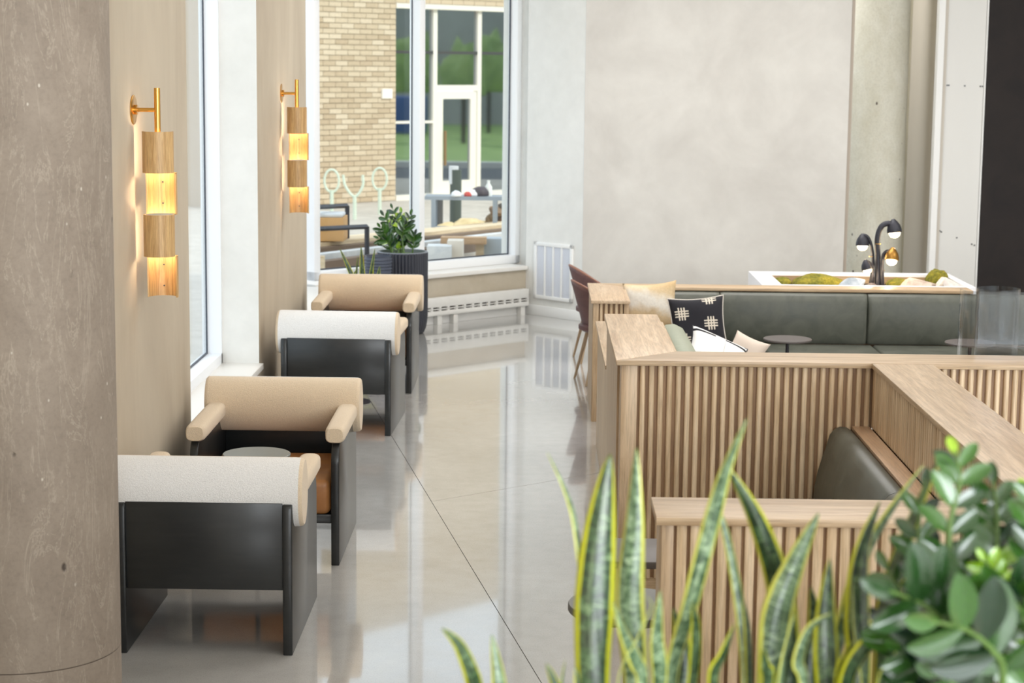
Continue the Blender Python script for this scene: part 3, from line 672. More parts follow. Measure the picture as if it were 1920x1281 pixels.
# ------------------------------------------------------------------ PILLOWS
def pillow(name, label, w_, h_, d_, mat, loc, rot):
    n = 22; F, B, U = [], [], []
    for i in range(n+1):
        rf, rb, ru = [], [], []
        for j in range(n+1):
            u, v = -1+2*j/n, -1+2*i/n
            pin = .10; x = u*(1-pin*(1-abs(u))*0-pin*(v*v-1)*-1*abs(u)); z = v*(1-pin*(1-u*u)*abs(v))
            x = u*(1-pin*(1-v*v)*abs(u))
            t_ = d_*((1-u**4)*(1-v**4))**.55*(1+.06*math.sin(4*u+2*v))
            rf.append((x*w_/2, -t_/2, z*h_/2)); rb.append((x*w_/2, t_/2, z*h_/2)); ru.append(((u+1)/2, (v+1)/2))
        F.append(rf); B.append(rb); U.append(ru)
    b = MB(); b.grid(F, U); b.grid([r[::-1] for r in B], [r[::-1] for r in U])
    t = thing(name, label, 'pillow', loc); t.rotation_euler = rot
    me = b.mesh(name, False); bm = bmesh.new(); bm.from_mesh(me); bmesh.ops.remove_doubles(bm, verts=bm.verts, dist=.0005)
    bmesh.ops.recalc_face_normals(bm, faces=bm.faces); bm.to_mesh(me); bm.free()
    for p in me.polygons: p.use_smooth = True
    link('cover', me, mat, t)
    edge = []
    for i in range(4*n):
        k, q = divmod(i, n); u, v = {0: (-1+2*q/n, -1), 1: (1, -1+2*q/n), 2: (1-2*q/n, 1), 3: (-1, 1-2*q/n)}[k]
        edge.append((u*(1-.10*(1-v*v)*abs(u))*w_/2, 0, v*(1-.10*(1-u*u)*abs(v))*h_/2))
    return t, edge
def seam(t, edge, mat, r=.006): MB().tube(edge+[edge[0]], r, 6).build('piping', mat, t, smooth=True)
def hide():
    t = NT('cowhide'); v = t.coord('Object'); n = t.noise(v, 5.5, 4, .6, .5); f = t.noise(v, 70, 3, .7)
    tc = t.N('ShaderNodeTexCoord'); sp = t.N('ShaderNodeSeparateXYZ'); t.L(tc.outputs['UV'], sp.inputs[0])
    d = t.math('ADD', t.math('ABSOLUTE', t.math('ADD', t.math('SUBTRACT', sp.outputs[1], .78), t.math('MULTIPLY', sp.outputs[0], .25))), t.math('MULTIPLY', n, .55))
    c = t.ramp(d, [(.32, rgb(246, 240, 228)), (.50, rgb(216, 192, 154)), (.78, rgb(196, 162, 112))]); t.col(t.mix(1, c, t.ramp(f, [(.3, .88), (.6, 1.0)]), 'MULTIPLY')); t.val('Roughness', .8); return t.m
def crosses():
    t = NT('black_cloth_cream_crosses'); tc = t.N('ShaderNodeTexCoord'); sp = t.N('ShaderNodeSeparateXYZ'); t.L(tc.outputs['UV'], sp.inputs[0])
    def cell(o_, s, off): return t.math('ABSOLUTE', t.math('SUBTRACT', t.math('FRACT', t.math('ADD', t.math('MULTIPLY', o_, s), off)), .5))
    a = cell(sp.outputs[0], 1.9, .12); 
    row = t.math('MULTIPLY', t.math('FLOOR', t.math('ADD', t.math('MULTIPLY', sp.outputs[0], 1.9), .12)), .42)
    b_ = t.math('ABSOLUTE', t.math('SUBTRACT', t.math('FRACT', t.math('ADD', t.math('MULTIPLY', sp.outputs[1], 2.1), t.math('ADD', row, .05))), .5))
    def bars(p, q): # bars parallel to q axis: three lines across p
        m = t.math('MULTIPLY', t.math('LESS_THAN', p, .127), t.math('LESS_THAN', q, .25))
        s = t.math('LESS_THAN', t.math('FRACT', t.math('ADD', t.math('MULTIPLY', p, 10.0), .25)), .5); return t.math('MULTIPLY', m, s)
    k = t.math('MAXIMUM', bars(a, b_), bars(b_, a)); n = t.noise(t.coord('Object'), 120, 3)
    c = t.mix(k, rgb(30, 29, 36), rgb(214, 204, 188)); t.col(t.mix(1, c, t.ramp(n, [(.3, .85), (.6, 1.0)]), 'MULTIPLY')); t.val('Roughness', .9); return t.m
def whitestripe():
    t = NT('white_cloth_black_band'); tc = t.N('ShaderNodeTexCoord'); sp = t.N('ShaderNodeSeparateXYZ'); t.L(tc.outputs['UV'], sp.inputs[0])
    k = t.math('LESS_THAN', t.math('ABSOLUTE', t.math('SUBTRACT', sp.outputs[1], .86)), .035); k2 = t.math('LESS_THAN', t.math('ABSOLUTE', t.math('SUBTRACT', sp.outputs[0], .55)), .004)
    g_ = t.math('SUBTRACT', 1.0, t.math('MULTIPLY', t.math('GREATER_THAN', sp.outputs[0], .38), t.math('LESS_THAN', sp.outputs[0], .56)))
    c = t.mix(t.math('MULTIPLY', k, g_), rgb(240, 238, 236), rgb(26, 26, 32)); c = t.mix(t.math('MULTIPLY', k2, .5), c, rgb(120, 118, 116)); t.col(c); t.val('Roughness', .9); return t.m
p1, e1 = pillow('pillow', 'cream and tan cowhide pillow in the left corner of the far booth', .40, .42, .13, hide(), (.815, 13.72, .705), (math.radians(-12), math.radians(-6), math.radians(-16)))
p2, e2 = pillow('pillow', 'black pillow with cream cross motifs leaning on the olive backrest', .40, .41, .13, crosses(), (1.135, 13.42, .645), (math.radians(-20), math.radians(-4), math.radians(4)))
seam(p2, e2, plain('cream_piping', rgb(214, 206, 196), .9), .005)
p3, e3 = pillow('pillow', 'white pillow with a black band lying in front of the black pillow', .42, .27, .12, whitestripe(), (1.19, 12.55, .575), (math.radians(-38), math.radians(24), math.radians(10)))
seam(p3, e3, plain('black_piping', rgb(34, 34, 40), .9), .004)
p4, e4 = pillow('pillow', 'beige back pillow edge rising behind the white pillow', .26, .26, .10, plain('beige_cloth', rgb(214, 198, 184), .9), (1.41, 12.86, .53), (math.radians(-30), math.radians(18), math.radians(-30)))
# ------------------------------------------------------------------ PLANTS
def leafmat(name, pale):
    t = NT(name); tc = t.N('ShaderNodeTexCoord'); sp = t.N('ShaderNodeSeparateXYZ'); t.L(tc.outputs['UV'], sp.inputs[0])
    oi = t.N('ShaderNodeObjectInfo'); off = t.math('MULTIPLY', oi.outputs['Random'], 40)
    cb = t.N('ShaderNodeCombineXYZ'); t.L(t.math('MULTIPLY', sp.outputs[0], 2.2), cb.inputs[0]); t.L(t.math('ADD', t.math('MULTIPLY', sp.outputs[1], 38), off), cb.inputs[1]); t.L(off, cb.inputs[2])
    n = t.noise(cb.outputs[0], 1.0, 5, .7, 1.0)
    cb2 = t.N('ShaderNodeCombineXYZ'); t.L(t.math('MULTIPLY', sp.outputs[0], 9.0), cb2.inputs[0]); t.L(t.math('ADD', t.math('MULTIPLY', sp.outputs[1], 5), off), cb2.inputs[1]); n2 = t.noise(cb2.outputs[0], 1.0, 3, .6, .5)
    mid = t.ramp(n, [(.44, rgb(20, 38, 20) if not pale else rgb(44, 70, 42)), (.56, rgb(54, 82, 48) if not pale else rgb(118, 144, 108)), (.70, rgb(134, 156, 114) if not pale else rgb(186, 202, 170))])
    mid = t.mix(t.ramp(n2, [(.52, 0.0), (.70, .5)]), mid, rgb(160, 178, 140))
    e = t.math('ABSOLUTE', t.math('SUBTRACT', sp.outputs[0], .5)); ev = t.math('ADD', e, t.math('MULTIPLY', t.math('SUBTRACT', n2, .5), .10))
    k = t.ramp(ev, [(.355, 0.0), (.385, 1.0)]); c = t.mix(k, mid, rgb(202, 204, 92) if pale else rgb(186, 188, 36)); t.col(c)
    t.val('Roughness', .3); t.val('Specular IOR Level', .6); t.p.inputs['Subsurface Weight'].default_value = 0
    return t.m
M['snake'] = leafmat('snake_leaf_dark', False); M['snake_pale'] = leafmat('snake_leaf_pale', True)
def snake_leaf(parent, cl, w, mat, twist=(0, 0), origin=Vector((0, 0, 0)), facing=Vector((0, -1, 0)), cup=.22, taper=2.2, wb=.55):
    pts = spline(cl, 26); G, U = [], []
    for i, p in enumerate(pts):
        v = i/25; t = (pts[min(i+1, 25)]-pts[max(i-1, 0)]).normalized(); side = t.cross(-facing).normalized()
        tw = twist[0]+(twist[1]-twist[0])*v; side = Matrix.Rotation(tw, 3, t) @ side; nrm = side.cross(t).normalized()
        ww_ = w*(wb+(1-wb)*min(1, v*2.2))*(1-max(0, (v-.35)/.65)**taper); ww_ = max(ww_, .0012)
        row, ur = [], []
        for j in range(9):
            q = -1+j/4; row.append(p-origin+side*q*ww_/2+nrm*(q*q)*ww_*cup); ur.append(((q+1)/2, v))
        G.append(row); U.append(ur)
    o = MB().grid(G, U).build('leaf', mat, parent, fixn=False)
    for p_ in o.data.polygons: p_.use_smooth = True
    weld_solid(o, min(.0022, w*.05)); return o
# foreground trough (its own rim lies just below the view)
SZ = 1.38
tb = thing('plant_box', 'tall oak plant box below the foreground leaves', 'planter', (.85, 2.8, 0))
b = MB(); b.box(-1.1, 1.1, -.26, -.24, 0, 1.40); b.box(-1.1, 1.1, .24, .26, 0, 1.40); b.box(-1.1, -1.08, -.24, .24, 0, 1.40); b.box(1.08, 1.1, -.24, .24, 0, 1.40)
b.build('shell', M['oak_z'], tb); MB().box(-1.08, 1.08, -.24, .24, .2, SZ).build('soil', M['soil'], tb)
def snake_plant(label, leaves, px_c, Yc):
    base = at(px_c, 1281, Yc); base.z = SZ; t = thing('snake_plant', label, 'plant', base, 0, 'snake plants in the foreground plant box')
    for L in leaves:
        pix, wpx, Y0, Y1, pale, tw = L; n = len(pix); cl = []
        first = at(pix[0][0], pix[0][1], Y0)
        cl.append(Vector((first.x+(base.x-first.x)*.25, Y0+(Yc-Y0)*.3, SZ-.01)))
        for k, (u, v) in enumerate(pix): cl.append(at(u, v, Y0+(Y1-Y0)*k/max(1, n-1)))
        snake_leaf(t, cl, wpx*Y0/3600*1.02, M['snake_pale'] if pale else M['snake'], tw, base)
    return t
# (pixels from low to tip, width px, depth low, depth tip, pale?, twist)
snake_plant('variegated snake plant whose two tallest broad leaves stand in front of the slatted corner', [
  ([(1112, 1281), (1118, 1100), (1130, 960), (1144, 852)], 78, 2.92, 2.98, 0, (0, .1)),
  ([(1192, 1281), (1180, 1120), (1188, 980), (1193, 840)], 56, 3.0, 3.04, 1, (.2, -.5)),
  ([(1104, 1200), (1084, 1000), (1062, 920), (1026, 848)], 20, 2.95, 3.02, 1, (.9, 1.1)),
  ([(1207, 1281), (1195, 1240), (1172, 1190), (1150, 1130)], 34, 2.86, 2.8, 1, (.4, .8)),
  ([(1238, 1281), (1233, 1200), (1238, 1108)], 34, 2.88, 2.86, 1, (.2, .2)),
  ([(1283, 1281), (1280, 1210), (1262, 1140)], 40, 2.98, 3.0, 0, (.0, .3)),
  ([(1300, 1281), (1306, 1180), (1298, 1130)], 26, 2.9, 2.86, 0, (.4, .3)),
  ([(1160, 1281), (1196, 1200), (1222, 1140), (1214, 1118)], 10, 2.8, 2.78, 1, (1.2, 1.2)),
], 1180, 2.92)
snake_plant('variegated snake plant with a long thin leaf crossing the slats and folding at its top', [
  ([(1260, 1281), (1300, 1120), (1340, 960), (1362, 880), (1400, 786)], 36, 2.96, 2.90, 1, (.5, -.3)),
  ([(1400, 1281), (1392, 1160), (1364, 1010), (1334, 920)], 24, 2.98, 3.03, 1, (.5, .2)),
  ([(1480, 1281), (1465, 1120), (1420, 980), (1362, 872)], 52, 3.02, 3.0, 0, (.1, -.3)),
  ([(1445, 1281), (1460, 1150), (1490, 1060), (1535, 962)], 62, 2.9, 2.94, 1, (.3, -.2)),
  ([(1340, 1281), (1358, 1230), (1378, 1170)], 30, 2.86, 2.84, 0, (.5, .7)),
  ([(1408, 1281), (1404, 1180), (1392, 1120)], 24, 2.98, 3.0, 0, (.7, .7)),
  ([(1440, 1281), (1436, 1255), (1430, 1215)], 28, 2.82, 2.8, 0, (0, .2)),
  ([(1465, 1281), (1478, 1210), (1490, 1150)], 20, 2.84, 2.84, 1, (.8, .8)),
], 1400, 2.92)
snake_plant('variegated snake plant between the long-leaved one and the glossy zz plant', [
  ([(1552, 1281), (1550, 1160), (1556, 1048)], 50, 2.84, 2.86, 0, (0, .2)),
  ([(1510, 1281), (1500, 1240), (1520, 1180), (1560, 1150)], 30, 2.82, 2.8, 1, (.6, .5)),
  ([(1615, 1281), (1612, 1150), (1618, 1040), (1650, 940)], 56, 2.94, 2.98, 0, (.1, .5)),
  ([(1655, 1281), (1660, 1140), (1700, 1000), (1764, 850)], 46, 2.9, 2.92, 0, (-.2, -1.0)),
  ([(1620, 1281), (1606, 1180), (1598, 1090)], 18, 2.86, 2.86, 1, (.9, .9)),
  ([(1560, 1281), (1612, 1080), (1660, 980), (1732, 872)], 42, 2.99, 3.03, 1, (.5, .8)),
  ([(1590, 1281), (1650, 1190), (1700, 1160)], 40, 2.78, 2.72, 0, (.4, .3)),
  ([(1650, 1281), (1680, 1230), (1712, 1170)], 18, 2.74, 2.72, 1, (1, 1)),
  ([(1575, 1281), (1590, 1230), (1600, 1200)], 24, 2.8, 2.78, 0, (.5, .5)),
  ([(1520, 1281), (1530, 1180), (1520, 1100)], 40, 3.0, 3.03, 0, (.2, .2)),
], 1590, 2.90)
snake_plant('small snake plant at the lower left end with an ochre leaf bending left', [
  ([(900, 1330), (888, 1270), (862, 1210), (828, 1178)], 34, 2.9, 2.86, 0, (.3, .6)),
  ([(940, 1330), (936, 1270), (922, 1190)], 34, 2.95, 2.98, 1, (.5, .3)),
  ([(1050, 1330), (1040, 1280), (1024, 1244)], 22, 2.9, 2.9, 0, (.3, .3)),
  ([(1052, 1330), (1054, 1285), (1060, 1238)], 12, 2.95, 2.95, 1, (.8, .8)),
  ([(1085, 1330), (1084, 1275), (1078, 1250)], 20, 2.9, 2.9, 0, (.8, .8)),
], 960, 2.92)
# ZZ plants
def zzmat(name, a, b_, rough=.17):
    t = NT(name); oi = t.N('ShaderNodeObjectInfo'); v = t.coord('Object', rnd=9); n = t.noise(v, 22, 3)
    c = t.mix(oi.outputs['Random'], rgb(*a), rgb(*b_)); t.col(t.mix(1, c, t.ramp(n, [(.3, .75), (.7, 1.1)]), 'MULTIPLY'))
    t.val('Roughness', rough); t.val('Specular IOR Level', .7); t.val('Coat Weight', .3); t.val('Coat Roughness', .15); return t.m
M['zz'] = zzmat('zz_leaf', (14, 40, 24), (62, 104, 36)); M['zz_new'] = zzmat('zz_young_leaf', (118, 166, 30), (168, 200, 60))
M['zz_stem'] = plain('zz_stem', rgb(84, 110, 52), .45)
def zz_leaf_mesh():
    G = []; n = 12
    for i in range(n+1):
        v = i/n; w_ = .50*math.sin(PI*min(1, (v*.95+.05)**1.1))**.62*(.86+.14*v); w_ = max(w_, .012 if i else .03)
        if i == n: w_ = .01
        G.append([(q*w_/2, v, abs(q)*w_*.20-.10*v*v) for q in (-1, -.5, 0, .5, 1)])
    me = MB().grid(G).mesh('leaf', fixn=False)
    for p in me.polygons: p.use_smooth = True
    return me
ZL = zz_leaf_mesh(); ZL2 = ZL.copy(); ZL.materials.append(M['zz']); ZL2.materials.append(M['zz_new'])
def zz_plant(label, base, stems, group=None, seed=1, leafcap=300):
    rr = random.Random(seed); t = thing('zz_plant', label, 'plant', base, 0, group); cnt = 0
    for pts, L, n, young in stems:
        P_ = spline([Vector(p)-Vector(base) for p in pts], 24)
        MB().tube(P_, [.007*(1-.7*i/23) for i in range(24)], 8).build('stem', M['zz_stem'], t, smooth=True)
        for k in range(n):
            f = .22+.78*(k+.5)/n; i = min(22, int(f*23)); p = P_[i].lerp(P_[i+1], f*23-i) if i < 23 else P_[i]
            tn = (P_[i+1]-P_[i]).normalized(); ref = Vector((0, -1, 0)); side = tn.cross(ref).normalized(); nrm = side.cross(tn)
            for s in ((-1, 1) if k < n-1 else (0,)):
                d = (side*s*(1.0 if s else 0)+tn*(.75+.3*f if s else 1)+nrm*rr.uniform(-.35, .25)).normalized()
                z = (nrm+side*s*rr.uniform(-.5, .1)+Vector((rr.uniform(-.2, .2), 0, rr.uniform(-.2, .2)))); x = d.cross(z).normalized(); z = x.cross(d)
                l = L*(.8+.35*math.sin(PI*f))*rr.uniform(.85, 1.1)
                if s == 0: l *= .8
                me = ZL2 if (young or rr.random() < .06) else ZL
                o = bpy.data.objects.new('leaf', me); C.objects.link(o); o.parent = t
                mw = Matrix((x*l, d*l, z*l)).transposed().to_4x4(); mw.translation = p+x*0; o.matrix_local = mw; cnt += 1
    return t
def pxs(base_px, pts): # helper: stem pixel polyline at depth -> points, starts in soil
    return None
def stem(bx, Yb, pix, Y0, Y1, zb=SZ):
    p0 = at(bx, 1281, Yb); p0.z = zb-.01; n = len(pix)
    return [p0]+[at(u, v, Y0+(Y1-Y0)*k/max(1, n-1)) for k, (u, v) in enumerate(pix)]
bz = at(1830, 1281, 2.72); bz.z = SZ
zz_plant('glossy dark green zz plant filling the lower right corner', bz, [
  (stem(1830, 2.72, [(1790, 1150), (1780, 1000), (1800, 900), (1790, 846)], 2.72, 2.78), .050, 7, 0),
  (stem(1850, 2.74, [(1860, 1150), (1870, 1000), (1862, 900)], 2.74, 2.80), .052, 7, 0),
  (stem(1880, 2.76, [(1900, 1150), (1915, 1020), (1918, 930)], 2.78, 2.82), .052, 7, 0),
  (stem(1900, 2.76, [(1950, 1150), (1960, 1020), (1955, 900)], 2.7, 2.7), .058, 7, 0),
  (stem(1800, 2.74, [(1770, 1180), (1735, 1080), (1722, 1000), (1735, 900)], 2.80, 2.84), .046, 7, 0),
  (stem(1820, 2.68, [(1800, 1280), (1790, 1200), (1740, 1140), (1668, 1108)], 2.60, 2.5), .088, 6, 0),
  (stem(1860, 2.66, [(1880, 1280), (1860, 1220), (1810, 1180), (1740, 1165)], 2.56, 2.46), .092, 5, 0),
  (stem(1840, 2.68, [(1860, 1250), (1880, 1150), (1900, 1090)], 2.62, 2.6), .07, 5, 0),
  (stem(1890, 2.70, [(1900, 1250), (1890, 1160), (1868, 1090), (1846, 1050)], 2.68, 2.66), .036, 8, 1),
  (stem(1780, 2.70, [(1770, 1270), (1740, 1230), (1690, 1210)], 2.66, 2.6), .06, 5, 0),
  (stem(1700, 2.74, [(1700, 1270), (1680, 1200), (1650, 1160)], 2.74, 2.7), .05, 5, 0),
  (stem(1740, 2.76, [(1740, 1250), (1765, 1180), (1800, 1100), (1830, 1040)], 2.8, 2.82), .052, 7, 0),
  (stem(1850, 2.62, [(1850, 1330), (1800, 1290), (1750, 1262)], 2.6, 2.55), .07, 5, 0),
  (stem(1760, 2.78, [(1745, 1230), (1700, 1130), (1660, 1060)], 2.84, 2.86), .046, 6, 0),
  (stem(1880, 2.80, [(1880, 1200), (1850, 1100), (1835, 1000), (1840, 930)], 2.86, 2.9), .05, 7, 0),
  (stem(1900, 2.64, [(1930, 1270), (1925, 1180), (1905, 1130)], 2.6, 2.56), .075, 5, 0),
  (stem(1800, 2.70, [(1790, 1300), (1830, 1240), (1890, 1215)], 2.64, 2.6), .07, 5, 0),
], None, 3)
# ---- tall fluted planter with zz plant by the corner window
tp = thing('fluted_planter', 'tall dark fluted cylinder planter behind the farthest armchair', 'planter', (-1.232, 17.44, 0))
nfl = 44; R = []
for z, k in ((0, .80), (.012, .86), (.05, .93), (.10, .97), (.16, 1), (.745, 1)):
    ring = []
    for j in range(nfl*6):
        a = 2*PI*j/(nfl*6); ph = (j % 6)/6; rr_ = .232*k-.009*(1-abs(math.sin(PI*ph)))**1.2; ring.append((rr_*math.cos(a), rr_*math.sin(a), z))
    R.append(ring)
MB().rings(R, True, False).build('fluted_wall', plain('dark_planter', rgb(50, 52, 61), .38), tp, smooth=True)
MB().lathe([(.223, .735), (.232, .747), (.222, .755), (.208, .752), (.206, .70)], 64, cap0=False, cap1=False).build('rim', plain('planter_rim', rgb(118, 122, 130), .4), tp, smooth=True)
MB().lathe([(.207, .69), (.207, .70), (.15, .725), (.0, .735)], 48).build('moss_fill', zzmat('bright_moss', (90, 130, 20), (120, 160, 30), .9), tp, smooth=True)
zb = Vector((-1.232, 17.44, .72)); zst = []; rr = random.Random(5)
for (u, v, k) in ((718, 402, .045), (735, 388, .05), (752, 398, .04), (770, 400, .035), (712, 425, .04), (742, 412, .05), (728, 418, .05), (760, 420, .045), (778, 440, .03), (708, 446, .035), (748, 445, .045), (722, 450, .045)):
    tip = at(u, v, 17.44+rr.uniform(-.12, .12)); bs = zb+Vector((rr.uniform(-.06, .06)+(tip.x-zb.x)*.3, rr.uniform(-.06, .06), 0)); mid = bs.lerp(tip, .5)+Vector(((bs.x-tip.x)*.12, 0, .02))
    zst.append(([bs, mid, tip], .085, 6, rr.random() < .35))
zz_plant('leafy green zz plant growing in the tall fluted planter', zb, zst, None, 4)
# slim horizontally ribbed pot in front of it
sp_ = thing('ribbed_pot', 'slim dark pot with horizontal ribs beside the tall fluted planter', 'planter', (-1.425, 17.08, 0))
prof = [(.11, 0)]; z = .01
while z < .735: prof += [(.123, z), (.123, z+.014), (.115, z+.019), (.115, z+.024)]; z += .028
prof += [(.12, .745), (.11, .745), (.11, .69), (0.001, .69)]
MB().lathe(prof, 40).build('ribbed_body', plain('ribbed_pot', rgb(78, 84, 98), .45), sp_, smooth=False)
MB().lathe([(.1095, .66), (.1095, .70)], 24).build('soil', M['soil'], sp_)
# low pot with snake plant
lp_ = thing('low_pot', 'low dark pot hidden behind the farthest armchair', 'planter', (-1.55, 16.3, 0))
MB().lathe([(.13, 0), (.16, .30), (.15, .30), (.145, .26), (.001, .26)], 32).build('body', plain('low_pot', rgb(70, 72, 80), .5), lp_, smooth=True)
sb = Vector((-1.55, 16.3, .255)); t = thing('snake_plant', 'small snake plant with pointed dark leaves just above the farthest armchair', 'plant', sb)
for (pix, wpx) in (([(672, 550), (655, 505), (637, 466)], 10), ([(680, 550), (679, 505), (677, 462)], 12), ([(668, 550), (668, 520), (671, 480)], 6), ([(690, 550), (697, 505), (703, 466)], 8),
                   ([(706, 545), (710, 515), (712, 499)], 8), ([(664, 550), (662, 525), (667, 507)], 9), ([(690, 550), (696, 520), (699, 500)], 12)):
    Yq = 16.3+rr.uniform(-.05, .05); cl = [sb+Vector((rr.uniform(-.05, .05), 0, 0))]+[at(u, v, Yq) for u, v in pix]; snake_leaf(t, cl, wpx*16.3/3600, M['snake'], (0, .3), sb, wb=.4)
# ------------------------------------------------------------------ OUTSIDE
GZ = -.26
ex = struct('trim_5', 'ground outside the windows')
def slab(nm, x0, x1, y0, y1, z0, z1, m): return MB().box(x0, x1, y0, y1, z0, z1).build(nm, m, ex)
slab('pavement', -60, 6.5, 17.5+1.6, 80, GZ-.1, GZ, stucco('pavement', (206, 196, 182), (186, 176, 162), 3)) if False else None
MB().box(-60, -2.31, -40, 80, GZ-.1, GZ).build('pavement', stucco('pavement', (200, 192, 180), (180, 172, 160), 3), ex)
MB().box(-2.31, 4.5, 21, 80, GZ-.1, GZ).build('pavement', stucco('pavement_b', (200, 192, 180), (180, 172, 160), 3), ex)
MB().box(4.5, 10, 21, 120, GZ-.14, GZ-.04).build('asphalt', stucco('asphalt', (96, 98, 102), (80, 82, 86), 4), ex)
MB().box(10, 10.5, 21, 120, GZ-.1, GZ+.12).build('kerb', plain('kerb', rgb(222, 218, 210), .8), ex)
MB().box(10.5, 60, 21, 120, GZ-.1, GZ+.05).build('lawn', stucco('lawn', (166, 190, 110), (130, 160, 84), 2), ex)
fbld = thing('brick_building', 'beige brick building with a glazed storefront across the pavement', 'building', ((24/S2-41)/2, (24/S2+41)/2, 0), RZ)
mort = plain('mortar', rgb(180, 160, 134), .9)
MB().box(-3.2, .98, .03, 3, GZ, 9).build('wall_core', mort, fbld); MB().box(.98, 9, .03, 3, 3.62, 9).build('wall_core', mort, fbld)
def brickmat(nm):
    t = NT(nm); oi = t.N('ShaderNodeObjectInfo'); c = t.ramp(oi.outputs['Random'], [(0, rgb(188, 166, 136)), (.5, rgb(204, 184, 154)), (1, rgb(216, 198, 170))]); n = t.noise(t.coord('Object', rnd=9), 20, 3)
    t.col(t.mix(1, c, t.ramp(n, [(.3, .88), (.7, 1.0)]), 'MULTIPLY')); t.val('Roughness', .9); return t.m
bm_ = MB().box(-.1475, .1475, 0, .06, 0, .090).mesh('brick'); bmt = brickmat('beige_brick'); k = 0; extra = MB()
for r_ in range(41):
    z = GZ+.01+r_*.1016; off = .1525 if r_ % 2 else 0
    x = .98-.1525-off
    if off: extra.box(.98-.147, .98-.005, 0, .06, z, z+.09)
    c_ = 0
    while x > -3.05:
        if c_ < 7 and k < 298: link('brick', bm_, bmt, fbld, (x, 0, z)); k += 1
        else: extra.box(x-.1475, x+.1475, 0, .06, z, z+.09)
        x -= .305; c_ += 1
for r_ in range(4):
    z = 3.63+r_*.1016; x = 1.1+(.15 if r_ % 2 else 0)
    while x < 6: extra.box(x-.1475, x+.1475, 0, .06, z, z+.09); x += .305
tag(extra.build('brickwork', plain('brickwork', rgb(203, 182, 152), .9), fbld), kind='stuff')
sf = plain('cream_metal', rgb(232, 224, 208), .5); IN = .12
def sfb(nm, x0, x1, z0, z1, y0=IN-.06, y1=IN+.06, m=sf): return MB().box(x0, x1, y0, y1, z0, z1).build(nm, m, fbld)
sfb('storefront_head', .98, 6, 3.52, 3.62, -.02); sfb('storefront_sill', .98, 6, GZ, GZ+.10, -.02)
for x in (2.02, 3.24, 4.6): sfb('mullion', x, x+.11, GZ+.1, 3.52)
sfb('transom', 2.13, 3.24, 1.90, 2.02); dk = plain('dark_bar', rgb(60, 58, 56), .5)
for (a, c_) in ((.98, 2.02), (2.13, 3.24), (3.35, 4.6)): sfb('spandrel_bar', a, c_, 2.64, 2.70, m=dk)
sfb('low_transom', .98, 2.02, 1.26, 1.31)
for (a, c_, z0, z1) in ((.98, 2.02, GZ+.1, 1.26), (.98, 2.02, 1.31, 2.64), (.98, 2.02, 2.70, 3.52), (2.13, 3.24, 2.02, 2.64), (2.13, 3.24, 2.70, 3.52), (3.35, 4.6, GZ+.1, 2.64), (3.35, 4.6, 2.7, 3.52), (4.71, 6, GZ+.1, 3.52)):
    MB().box(a, c_, IN, IN+.02, z0, z1).build('pane', M['dark_glass'], fbld)
dr = MB().box(2.14, 2.30, IN-.05, IN+.03, GZ+.1, 1.89).box(3.06, 3.23, IN-.05, IN+.03, GZ+.1, 1.89).box(2.30, 3.06, IN-.05, IN+.03, 1.74, 1.89).box(2.30, 3.06, IN-.05, IN+.03, GZ+.1, GZ+.34).build('door', sf, fbld)
MB().box(2.30, 3.06, IN-.01, IN+.01, GZ+.34, 1.74).build('door_pane', M['dark_glass'], dr)
MB().box(2.32, 2.35, IN-.11, IN-.05, .4, 1.1).build('door_handle', plain('brassy_handle', rgb(150, 120, 80), .4, .5), dr)
MB().box(.60, .86, -.04, 0, 1.76, 1.95).build('wall_box', plain('white_box', rgb(236, 228, 216), .6), fbld)
for i, (u, v, Y) in enumerate(((622, 318, 34), (665, 328, 33.4), (712, 315, 34.6))):
    tpz = at(u, v, Y); t = thing('bike_rack', ['pale green looped bike rack, left of three before the brick wall', 'pale green forked bike rack, middle of three before the brick wall', 'pale green looped bike rack, right of three before the brick wall'][i], 'bike rack', (tpz.x, Y, GZ), 0, 'pale green bike racks')
    pg = plain('pale_green_metal', rgb(204, 214, 194), .5); H_ = tpz.z-GZ
    MB().tube([(0, 0, 0), (0, 0, H_-.36)], .034, 10).build('post', pg, t, smooth=True)
    if i == 1: MB().tube(spline([(-.20, 0, H_), (-.16, 0, H_-.2), (0, 0, H_-.38), (.14, 0, H_-.2), (.14, 0, H_)], 20), .024, 8).build('fork', pg, t, smooth=True)
    else: MB().tube([(.13*math.sin(2*PI*j/20), 0, H_-.20-.20*math.cos(2*PI*j/20)) for j in range(21)], .021, 8).build('loop', pg, t, smooth=True)
def frame_rail(label, pts, Y0, Y1, r):
    t = thing('metal_hoop', label, 'railing', (0, 0, 0)); n = len(pts); P_ = [at(u, v, Y0+(Y1-Y0)*i/(n-1)) for i, (u, v) in enumerate(pts)]
    P_.append(Vector((P_[-1].x, P_[-1].y, GZ))); t.location = (P_[-1].x, P_[-1].y, GZ)
    for a, b_ in zip(P_, P_[1:]):
        MB().tube([a-t.location, b_-t.location], r, 4).build('bar', M['black_metal'], t)
    q = P_[0]; MB().tube([q-t.location, Vector((q.x, q.y, GZ))-t.location], r, 4).build('bar', M['black_metal'], t)
frame_rail('dark square metal hoop outside, the farther of two', [(540, 391), (651, 386)], 22.0, 23.2, .028)
frame_rail('dark square metal hoop outside, the nearer of two', [(540, 432), (688, 425)], 20.6, 21.9, .028)
def crate(nm, label, cat, u0, u1, v0, v1, Y, dep, mat, parts=None):
    a, c_ = at(u0, v1, Y), at(u1, v0, Y); t = thing(nm, label, cat, ((a.x+c_.x)/2, Y, a.z)); w_ = (c_.x-a.x)/2; h_ = c_.z-a.z
    MB().box(-w_, w_, 0, dep, 0, h_).build('body', mat, t, bevel=.004); return t, w_, h_
